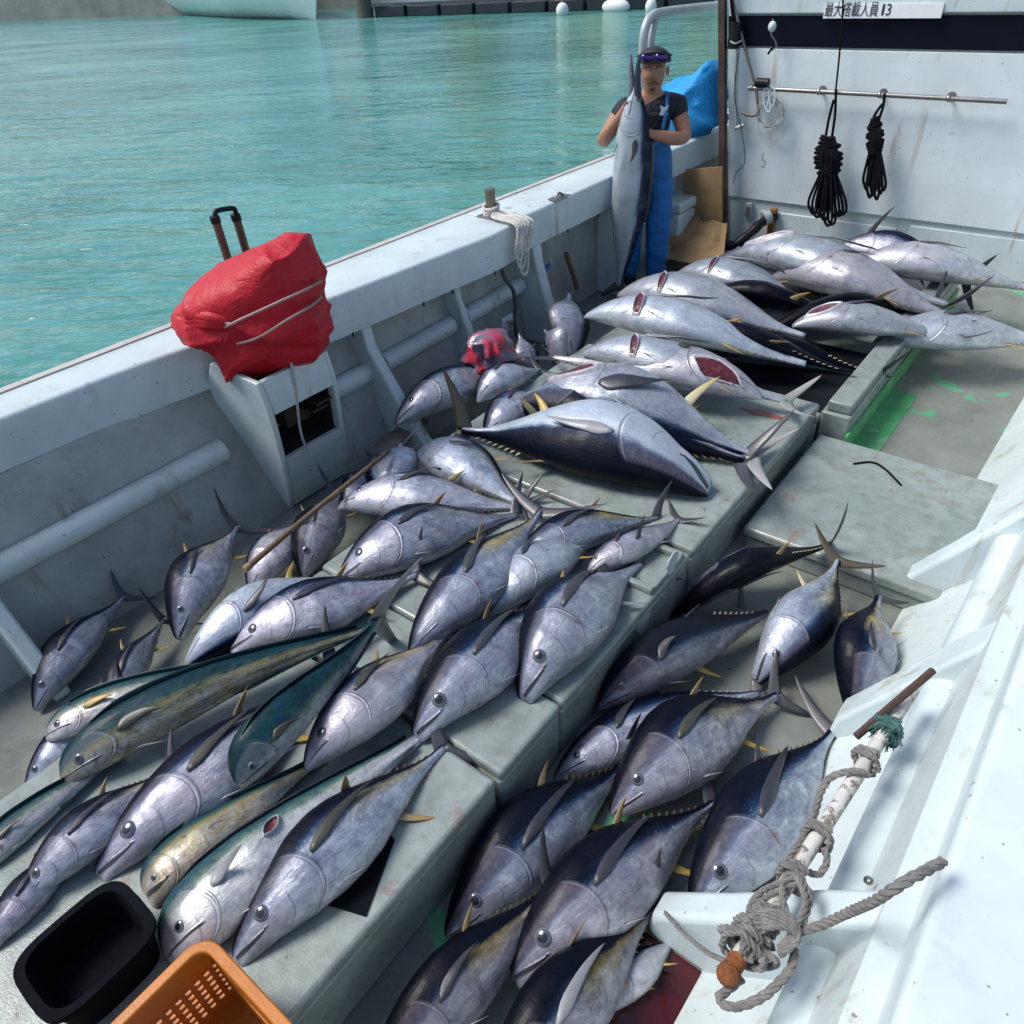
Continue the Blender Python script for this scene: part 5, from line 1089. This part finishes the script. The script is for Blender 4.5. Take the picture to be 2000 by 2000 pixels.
# ------------------------------------------------------------------ crate, bin, roped pole
def near_gear():
    z1, z0 = .62, H + .004; c = atz(385, 1768, z1); x0, y1 = c.x, c.y; x1 = x0 + .36; y0 = y1 - .50
    e = empty('crate', ((x0 + x1) / 2, (y0 + y1) / 2, z0), 'orange plastic crate with slotted sides in the bottom left corner', 'crate')
    th = .012
    def wall(p, q, inn, nm, lattice):
        p, q, inn = Vector(p), Vector(q), Vector(inn); d = q - p; up = Vector((0, 0, 1)); m = MB()
        def bar(s0, s1, a, b, t=th): m.prism([p + d * s0 + up * a, p + d * s1 + up * a, p + d * s1 + up * b, p + d * s0 + up * b], inn * t)
        bar(0, 1, z0 - 0, z0 + .05); bar(0, 1, z1 - .085, z1 - .022)
        if lattice:
            n = 20
            for i in range(n + 1): bar(max(0, i / n - .011), min(1, i / n + .011), z0 + .05, z1 - .085, th * .9)
            for k in range(7): a = z0 + .05 + (z1 - .135 - z0) * (k + .5) / 7; bar(0, 1, a - .006, a + .006, th * .8)
        else:
            bar(0, 1, z0 + .05, z0 + .15); bar(0, .12, z0 + .15, z1 - .085); bar(.88, 1, z0 + .15, z1 - .085); bar(.12, .88, z0 + .185, z1 - .085)
        m.build(nm, orange_plastic, e)
    Z = Vector((0, 0, 0))
    wall((x0, y0, 0), (x0, y1, 0), (1, 0, 0), 'side_wall', True); wall((x1, y0, 0), (x1, y1, 0), (-1, 0, 0), 'side_wall', True)
    wall((x0, y1, 0), (x1, y1, 0), (0, -1, 0), 'end_wall', False); wall((x0, y0, 0), (x1, y0, 0), (0, 1, 0), 'end_wall', False)
    MB().box((x0, y0, z0), (x1, y1, z0 + .012)).build('floor', orange_plastic, e)
    m = MB(); w, o, r = .026, .012, .045
    def loop(off, z):
        pts = []
        for cx, cy, a0 in ((x1 - r, y1 - r, 0), (x0 + r, y1 - r, 90), (x0 + r, y0 + r, 180), (x1 - r, y0 + r, 270)):
            for k in range(6): a = math.radians(a0 + 18 * k); pts.append(Vector((cx + math.cos(a) * (r + off), cy + math.sin(a) * (r + off), z)))
        return pts
    outer, inner = loop(o, 0), loop(o - w, 0); n = len(outer); V = []
    for z in (z1 - .022, z1): V += [p + Vector((0, 0, z)) for p in outer] + [p + Vector((0, 0, z)) for p in inner]
    Fc = []
    for i in range(n):
        j = (i + 1) % n; Fc += [(i, j, 2 * n + j, 2 * n + i), (n + i, 3 * n + i, 3 * n + j, n + j), (2 * n + i, 2 * n + j, 3 * n + j, 3 * n + i), (i, n + i, n + j, j)]
    m.add(V, Fc).build('rim', orange_plastic, e, bevel=.004)
    m = MB(); m.sphere((x0 + .22, y1 - .16, z0 + .03), (.10, .07, .02), 16, 10); tag(m.build('ice_bag', simple('pale_plastic_bag', (.55, .52, .5), .3, var=.3), smooth=True), 'pale crumpled bag lying in the orange crate', 'bag')
    # dark tub left of the crate
    b = atz(222, 1800, .45); e = empty('tub', (b.x - .22, b.y - .1, H), 'black plastic tub standing left of the orange crate', 'tub')
    cx, cy = b.x - .085, b.y - .04
    rings = [[Vector((cx + rx * math.copysign(abs(math.cos(a)) ** .5, math.cos(a)), cy + rx * 1.2 * math.copysign(abs(math.sin(a)) ** .5, math.sin(a)), z)) for a in np.linspace(0, 2 * math.pi, 33)[:-1]] for rx, z in ((.10, H + .002), (.115, H + .13), (.125, H + .13), (.125, H + .15), (.105, H + .15), (.09, H + .02))]
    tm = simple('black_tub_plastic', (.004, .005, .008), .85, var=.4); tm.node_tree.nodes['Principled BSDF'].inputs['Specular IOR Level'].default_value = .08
    MB().loft(rings).build('tub', tm, e, smooth=True)
    p4 = [atz(x, y, H + .002) for x, y in ((560, 1690), (700, 1540), (745, 1585), (690, 1730))]  # thin flat four-cornered black sheet on the hatch
    tag(MB().prism(p4, (0, 0, .004)).build('black_sheet', tm), 'thin black sheet on the hatch under the front tuna', 'sheet')
    # roped pole on the starboard knees
    zp = .62; a, b = atz(1378, 1832, zp), atz(1690, 1350, zp); d = (b - a).normalized()
    pm = simple('flaking_white_pole', (.56, .55, .52), .6, var=.3, sc=14, bump=.5, bsc=90, dirt=(.10, .06, .04), dirt_lo=.5, dirt_hi=.56)
    e = empty('pole', a, 'flaking white metal pole with a rusty end, lashed with rope along the starboard bulwark', 'pole')
    MB().tube([a, b + d * .12], .019, 14, spl=False).build('shaft', pm, e, smooth=True)
    m = MB(); m.sphere(a - d * .008, (.026, .026, .026), 14, 10); m.tube([a, a + d * .035], .021, 12, spl=False); m.build('rusty_end', simple('crusty_orange_rust', (.26, .085, .02), .85, var=.7, sc=40, bump=1, bsc=120, dirt=(.03, .015, .01), bd=.01), e, smooth=True)
    P = lambda x, y, z=zp: atz(x, y, z)
    def turns(at, n, rad, r, m, wob=.006):
        c = a.lerp(b, at); s = d.orthogonal().normalized(); w = d.cross(s); rn = random.Random(int(at * 999)); pts = []
        for k in range(n * 12 + 1):
            q = 2 * math.pi * k / 12; pts.append(c + d * (k / (n * 12) - .5) * n * r * 1.7 + (s * math.cos(q) + w * math.sin(q)) * (rad + rn.uniform(-wob, wob)))
        m.rope(pts, r)
    e2 = empty('rope', P(1460, 1740), 'grey laid rope lashed in knots round the white pole', 'rope')
    m = MB(); turns(.10, 4, .036, .0088, m, .009); turns(.075, 3, .050, .0088, m, .016); turns(.16, 3, .032, .0088, m, .009); m.build('knot', grey_rope, e2, smooth=True)
    m = MB()
    for k in range(5):
        o = k * 7; m.rope([P(1400 + o, 1800 - o, zp + .03), P(1415 + o, 1735 + k * 4, zp + .055), P(1465 + o * .7, 1722 + o, zp + .06), P(1505, 1745 + o, zp + .05), P(1470, 1790 + k * 3, zp + .03)], .0085)
    m.rope([P(1500, 1750, zp + .05), P(1520, 1700, zp + .06), P(1500, 1650, zp + .03), P(1480, 1660, zp + .02), P(1478, 1700, zp + .05), P(1495, 1755, zp + .05)], .0085)
    m.rope([P(1515, 1740, zp + .05), P(1528, 1690, zp + .05), P(1505, 1655, zp + .03)], .0085)
    m.build('bundle', grey_rope, e2, smooth=True)
    m = MB(); m.rope([P(1500, 1760, zp + .03), P(1550, 1745, .68), P(1600, 1722, .78), P(1650, 1700, .92), P(1700, 1668, 1.0), P(1780, 1625, 1.0)], .0108); m.build('mooring_end', grey_rope, e2, smooth=True)
    m = MB(); m.rope([P(1400, 1845, zp - .02), P(1370, 1870, zp - .03), P(1355, 1885, zp - .03), P(1385, 1900, zp - .03), P(1440, 1880, zp - .02), P(1490, 1830, zp), P(1500, 1790, zp + .01)], .0105); m.build('tail_loop', grey_rope, e2, smooth=True)
    m = MB()
    m.rope([P(1408, 1812, zp + .02), P(1412, 1760, zp + .02), P(1415, 1710, zp + .01), P(1440, 1680, zp + .02), P(1500, 1655, zp + .03)], .0075)
    m.rope([P(1415, 1815, zp + .02), P(1428, 1755, zp + .02), P(1432, 1705, zp + .01), P(1460, 1685, zp + .02), P(1510, 1665, zp + .03)], .0075)
    m.rope([P(1395, 1820, zp), P(1340, 1800, .4), P(1290, 1760, .3), P(1255, 1722, .16)], .0065)
    m.build('small_line', grey_rope, e2, smooth=True)
    e3 = empty('rope', P(1540, 1560), 'brown-grey rope running along the white pole from knot to knot', 'rope')
    m = MB(); 
    for at in (.31, .46, .78): m = MB(); turns(at, 2, .031, .009, m, .009); m.build('knot', grey_rope, e3, smooth=True)
    m = MB(); m.rope([P(1500, 1650, zp + .02), P(1480, 1630, zp), P(1510, 1590, zp), P(1535, 1540, zp - .02), P(1550, 1490, zp - .02), P(1570, 1465, zp), P(1610, 1455, zp + .03), P(1640, 1462, zp + .02)], .010)
    m.rope([P(1555, 1600, zp + .02), P(1560, 1625, zp), P(1545, 1650, zp - .03), P(1525, 1645, zp - .03)], .009); m.build('run', grey_rope, e3, smooth=True)
    e4 = empty('rope', P(1665, 1420), 'frayed green rope knotted on the white pole at the right edge', 'rope')
    rn = random.Random(5); m = MB(); turns(.93, 3, .031, .009, m, .010); m.build('knot', green_rope, e4, smooth=True)
    m = MB(); c = a.lerp(b, .92)
    for k in range(90):
        v = Vector((rn.gauss(0, 1), rn.gauss(0, 1), rn.gauss(0, .8))).normalized() * rn.uniform(.025, .055); m.tube([c + v * .3 + d * rn.uniform(-.05, .05), c + v * .7 + Vector((0, 0, .01)), c + v + Vector((0, 0, -.012))], .0018, 4)
    m.build('frayed_strands', green_rope, e4)
    m = MB(); m.tube([P(1615, 1390, .6), P(1690, 1325, .66), P(1760, 1265, .7)], .011, 8); tag(m.build('iron_bar', rust_metal, smooth=True), 'dark brown iron bar lying over the white knee at the right edge', 'bar')
    m = MB(); m.tube([P(1640, 1668, .62), P(1632, 1662, .63), P(1636, 1655, .65), P(1645, 1660, .64), P(1643, 1668, .63)], .004, 6); tag(m.build('shackle', steel, smooth=True), 'small steel ring on the starboard rail near the mooring rope', 'ring')

# ------------------------------------------------------------------ the man and the fish he holds
def skin_graph(name, J, E, mat, parent, level=2, post=None, root='pelvis'):
    keys = list(J); me = bpy.data.meshes.new(name + '_graph'); me.from_pydata([J[k][0] for k in keys], [(keys.index(a), keys.index(b)) for a, b in E], [])
    o = bpy.data.objects.new('tmp', me); COL.objects.link(o); md = o.modifiers.new('s', 'SKIN'); md.use_smooth_shade = True
    sk = me.skin_vertices[0].data
    for i, k in enumerate(keys): sk[i].radius = J[k][1] if isinstance(J[k][1], tuple) else (J[k][1], J[k][1]); sk[i].use_root = (k == root)
    sb = o.modifiers.new('d', 'SUBSURF'); sb.levels = level; sb.render_levels = level
    bpy.context.view_layer.update(); ev = o.evaluated_get(bpy.context.evaluated_depsgraph_get()); m2 = bpy.data.meshes.new_from_object(ev); bpy.data.objects.remove(o)
    m2.materials.clear(); m2.name = name
    if post:
        for v in m2.vertices: v.co = post(v.co.copy())
    return link(name, m2, mat, parent, True)
def person():
    B = Vector((-3.04, 5.6, .02)); r, f = Vector((.878, .478, 0)), Vector((.478, -.878, 0))
    M = Matrix(((r.x * 1.1, -f.x, 0, B.x), (r.y * 1.1, -f.y, 0, B.y), (0, 0, 1.01, B.z), (0, 0, 0, 1)))      # local: x picture-right, -y towards the camera
    e = empty('person', B, 'man in a black T-shirt, blue bib overalls and dark cap hugging a long upright fish', 'person', None, M)
    q = lambda a, b, c: Vector((a, -b, c))
    skn = G('tanned_skin'); v = skn.co(); n = skn.noise(v, 30, 4, .6)
    skn.set(base=skn.mix(n, (.27, .125, .075), (.40, .2, .125)), rough=.45, sss=.08); skn.bump(n, .1, .003); skn = skn.m
    J = {'pelvis': (q(0, 0, .95), .12), 'belly': (q(0, .0, 1.12), .115), 'chest': (q(0, .0, 1.30), .13), 'top': (q(0, -.01, 1.43), .085), 'neck': (q(0, .015, 1.50), .055), 'jaw': (q(0, .04, 1.57), (.075, .075)), 'skull': (q(0, .03, 1.66), (.092, .098)), 'crown': (q(0, .02, 1.74), .062),
         'ls': (q(.175, 0, 1.40), .07), 'le': (q(.245, .08, 1.185), .054), 'lm': (q(.13, .19, 1.215), .053), 'lw': (q(.02, .235, 1.25), .033), 'lp': (q(-.05, .24, 1.27), .036),
         'rs': (q(-.185, 0, 1.40), .07), 're': (q(-.325, .09, 1.165), .052), 'rm': (q(-.285, .18, 1.25), .049), 'rw': (q(-.225, .22, 1.34), .032), 'rp': (q(-.18, .235, 1.40), .036)}
    E = [('pelvis', 'belly'), ('belly', 'chest'), ('chest', 'top'), ('top', 'neck'), ('neck', 'jaw'), ('jaw', 'skull'), ('skull', 'crown'), ('top', 'ls'), ('ls', 'le'), ('le', 'lm'), ('lm', 'lw'), ('lw', 'lp'), ('top', 'rs'), ('rs', 're'), ('re', 'rm'), ('rm', 'rw'), ('rw', 'rp')]
    for s, sx in (('l', 1), ('r', -1)):
        J[s + 'h'] = (q(.09 * sx, 0, .88), .088); J[s + 'k'] = (q(.10 * sx, .02, .48), .06); J[s + 'a'] = (q(.10 * sx, -.01, .09), .045); J[s + 't'] = (q(.11 * sx, .13, .05), .035)
        E += [('pelvis', s + 'h'), (s + 'h', s + 'k'), (s + 'k', s + 'a'), (s + 'a', s + 't')]
        p = J[s + 'p'][0]; w = J[s + 'w'][0]; d = (p - w).normalized(); side = d.cross(Vector((0, -1, 0))).normalized()
        for i in range(4):
            L = (.062, .072, .067, .052)[i]; b = p + side * (.026 - .0175 * i) + d * .015
            J[f'{s}f{i}a'] = (b + d * L * .45, .0095); J[f'{s}f{i}b'] = (b + d * L * .85 + Vector((0, -.012, 0)), .0085); J[f'{s}f{i}c'] = (b + d * L * 1.1 + Vector((0, -.03, 0)), .007)
            E += [(s + 'p', f'{s}f{i}a'), (f'{s}f{i}a', f'{s}f{i}b'), (f'{s}f{i}b', f'{s}f{i}c')]
        J[s + 'th'] = (p + side * .045 - d * .0, .0105); J[s + 'ti'] = (p + side * .065 + d * .035, .009); E += [(s + 'p', s + 'th'), (s + 'th', s + 'ti')]
    def face(c):
        x, y, z = c.x, -c.y, c.z
        if z > 1.49:
            g_ = lambda ax, az, sx, sz: math.exp(-((x - ax) / sx) ** 2 - ((z - az) / sz) ** 2)
            if y > .06:
                d = .024 * g_(0, 1.615, .016, .028) + .008 * g_(0, 1.555, .03, .012) + .010 * g_(0, 1.523, .028, .016) + .006 * (g_(.045, 1.60, .02, .02) + g_(-.045, 1.60, .02, .02)) - .012 * (g_(.035, 1.645, .016, .012) + g_(-.035, 1.645, .016, .012)) + .006 * g_(0, 1.665, .06, .01)
                c.y -= d
            c.x *= 1 - .12 * max(0, min(1, (1.58 - z) / .06))
        return c
    skin_graph('body', J, E, skn, e, 3, face)
    # ears, eyes, brows, mouth, beard, hair
    m = MB()
    W_ = lambda p: M @ p
    for sx in (1, -1): m.sphere(W_(q(.093 * sx, .02, 1.625)), (.012, .022, .032), 10, 8)
    m.build('ear', skn, e, smooth=True)
    wh, dk = simple('eye_white', (.4, .37, .34), .3, var=.05), simple('dark_hair', (.012, .01, .009), .7, var=.4, sc=60, bump=.5, bsc=400)
    for sx in (1, -1):
        m = MB(); m.sphere(W_(q(.035 * sx, .118, 1.644)), (.012, .008, .0045), 10, 8, M.to_3x3()); eo = m.build('eye', wh, e, smooth=True)
        m = MB(); m.sphere(W_(q(.035 * sx, .1255, 1.643)), (.0055, .004, .0055), 8, 6, M.to_3x3()); m.build('iris', dk, eo, smooth=True)
        MB().tube([W_(q(.016 * sx, .136, 1.662)), W_(q(.036 * sx, .136, 1.668)), W_(q(.058 * sx, .124, 1.662))], .0045, 6).build('eyebrow', dk, e, smooth=True)
    MB().tube([W_(q(-.025, .128, 1.556)), W_(q(0, .136, 1.559)), W_(q(.025, .128, 1.556))], .005, 6).build('mouth', simple('lip', (.22, .08, .07), .4), e, smooth=True)
    m = MB(); m.tube([W_(q(-.033, .122, 1.556)), W_(q(-.018, .137, 1.572)), W_(q(0, .142, 1.574)), W_(q(.018, .137, 1.572)), W_(q(.033, .122, 1.556))], .0042, 6)
    m.tube([W_(q(-.012, .134, 1.532)), W_(q(0, .139, 1.524)), W_(q(.012, .134, 1.532))], .008, 6); m.build('beard', dk, e, smooth=True)
    rings = []
    for j in range(9):
        a = math.pi / 2 * j / 8; rings.append([W_(q(math.cos(t) * (.110 * math.cos(a) + .002), .022 + math.sin(t) * (.118 * math.cos(a) + .002), 1.685 + .095 * math.sin(a) - .025 * max(0, -math.sin(t)) * math.cos(a))) for t in np.linspace(0, 2 * math.pi, 25)[:-1]])
    MB().loft(rings).build('cap', simple('dark_cap_cloth', (.012, .013, .022), .7, var=.4, sc=30, bump=.3, bsc=200), e, smooth=True)
    gl = G('purple_lens'); gl.set(base=(.06, .02, .22), rough=.08, metal=.7, coat=.6); gs = empty('sunglasses', W_(q(0, .13, 1.735)), mat=Matrix.Translation(W_(q(0, .13, 1.735)))); gs.parent = e; gs.matrix_parent_inverse = Matrix(); gs.matrix_local = M.inverted() @ gs.matrix_basis
    bpy.context.view_layer.update()
    for sx in (1, -1):
        m = MB(); m.sphere(W_(q(.045 * sx, .128, 1.725)), (.043, .016, .025), 14, 10, M.to_3x3()); m.build('lens', gl.m, gs, smooth=True)
    m = MB(); m.tube([W_(q(-.11, .02, 1.72)), W_(q(-.095, .10, 1.735)), W_(q(-.04, .145, 1.748)), W_(q(.04, .145, 1.748)), W_(q(.095, .10, 1.735)), W_(q(.11, .02, 1.72))], .007, 6); m.build('frame', black_rubber, gs, smooth=True)
    # clothes: follow the same joints a little outside the body
    def grow(keys, extra, d):
        o = {k: (J[k][0], tuple(x + d for x in (J[k][1] if isinstance(J[k][1], tuple) else (J[k][1],) * 2))) for k in keys}; o.update(extra); return o
    sl = {k + '2': (J[k + 's'][0].lerp(J[k + 'e'][0], .5), .068) for k in 'lr'}
    T = grow(['pelvis', 'belly', 'chest', 'top', 'ls', 'rs'], {**sl, 'collar': (q(0, .005, 1.478), .07)}, .016)
    skin_graph('t_shirt', T, [('pelvis', 'belly'), ('belly', 'chest'), ('chest', 'top'), ('top', 'collar'), ('top', 'ls'), ('ls', 'l2'), ('top', 'rs'), ('rs', 'r2')], black_cloth, e, 2)
    def wr(c):
        n_ = mnoise.noise(Vector((c.x * 9, c.y * 9, c.z * 14))); n2 = mnoise.noise(Vector((c.x * 20, c.y * 20, c.z * 30))); return c + Vector((c.x, c.y, 0)).normalized() * (n_ * .018 + (1 - abs(n2)) ** 5 * .009)
    O = grow(['pelvis', 'belly', 'lh', 'lk', 'la', 'rh', 'rk', 'ra'], {'bib': (q(0, .0, 1.235), .135)}, .034)
    skin_graph('overalls', O, [('pelvis', 'belly'), ('belly', 'bib'), ('pelvis', 'lh'), ('lh', 'lk'), ('lk', 'la'), ('pelvis', 'rh'), ('rh', 'rk'), ('rk', 'ra')], blue_cloth, e, 3, wr)
    for sx in (1, -1): MB().tube([W_(q(.085 * sx, .155, 1.27)), W_(q(.10 * sx, .14, 1.38)), W_(q(.10 * sx, .05, 1.475)), W_(q(.09 * sx, -.06, 1.45)), W_(q(.05 * sx, -.15, 1.3))], .014, 8).build('strap', blue_cloth, e, smooth=True)
    m = MB(); m.prism([W_(q(.055, .152, 1.36)), W_(q(.115, .14, 1.36)), W_(q(.105, .142, 1.40)), W_(q(.118, .138, 1.425)), W_(q(.088, .147, 1.41)), W_(q(.055, .152, 1.425)), W_(q(.065, .151, 1.395))], f * .004); m.build('shirt_print', white_rail, e)
    for sx in (1, -1):
        bt = grow([], {'a': (q(.10 * sx, -.01, .30), .078), 'b': (q(.10 * sx, -.015, .10), .066), 'c': (q(.105 * sx, .07, .06), .052), 'd': (q(.11 * sx, .16, .045), .042)}, 0)
        skin_graph('boot', bt, [('a', 'b'), ('b', 'c'), ('c', 'd')], black_rubber, e, 2, None, 'b')
    # the wahoo
    Yf = 5.33; A, Bt = aty(1200, 163, Yf), aty(1168, 540, Yf)
    o = dict(shape='wahoo', D=.188, drape=False, face=f, pec=.1, pw=.016, pa=-.03, eye=.016, eu=.045, ez=.1, gill=.21, bend=.014, tspan=.085, tsweep=.09, tc=.03, tm=fin_dark, both=True, back=-.05, tw=0, pale=.7, fat=.8)
    rt = make_fish('wahoo', 'long silver wahoo held upright by the man with its jaws open', 'fish', None, A, Bt, r, 2, 0, 0, o)
    for nm, pts, r0 in (('upper_jaw', [A + Vector((.02, 0, -.09)), aty(1203, 135, Yf), aty(1208, 104, Yf)], .028), ('lower_jaw', [A + Vector((-.025, 0, -.09)), aty(1190, 138, Yf), aty(1190, 100, Yf)], .034)):
        m = MB(); m.tube(pts, lambda t: r0 * (1 - t) ** .8 + .004, 12); m.build(nm, simple('fish_jaw_' + nm, (.2, .22, .27) if nm == 'lower_jaw' else (.03, .04, .06), .35, .3, var=.4, sc=25), rt, smooth=True)
    # blue strap hanging next to the fish
    tag(MB().tube([aty(1160, 455, 5.5), aty(1159, 490, 5.5), aty(1161, 532, 5.5)], .022, 8).build('blue_strap', blue_cloth, smooth=True), 'blue cloth strap hanging down left of the upright fish', 'strap')

far(); boat(); wall_gear(); rail_gear(); near_gear(); fishes(); person()
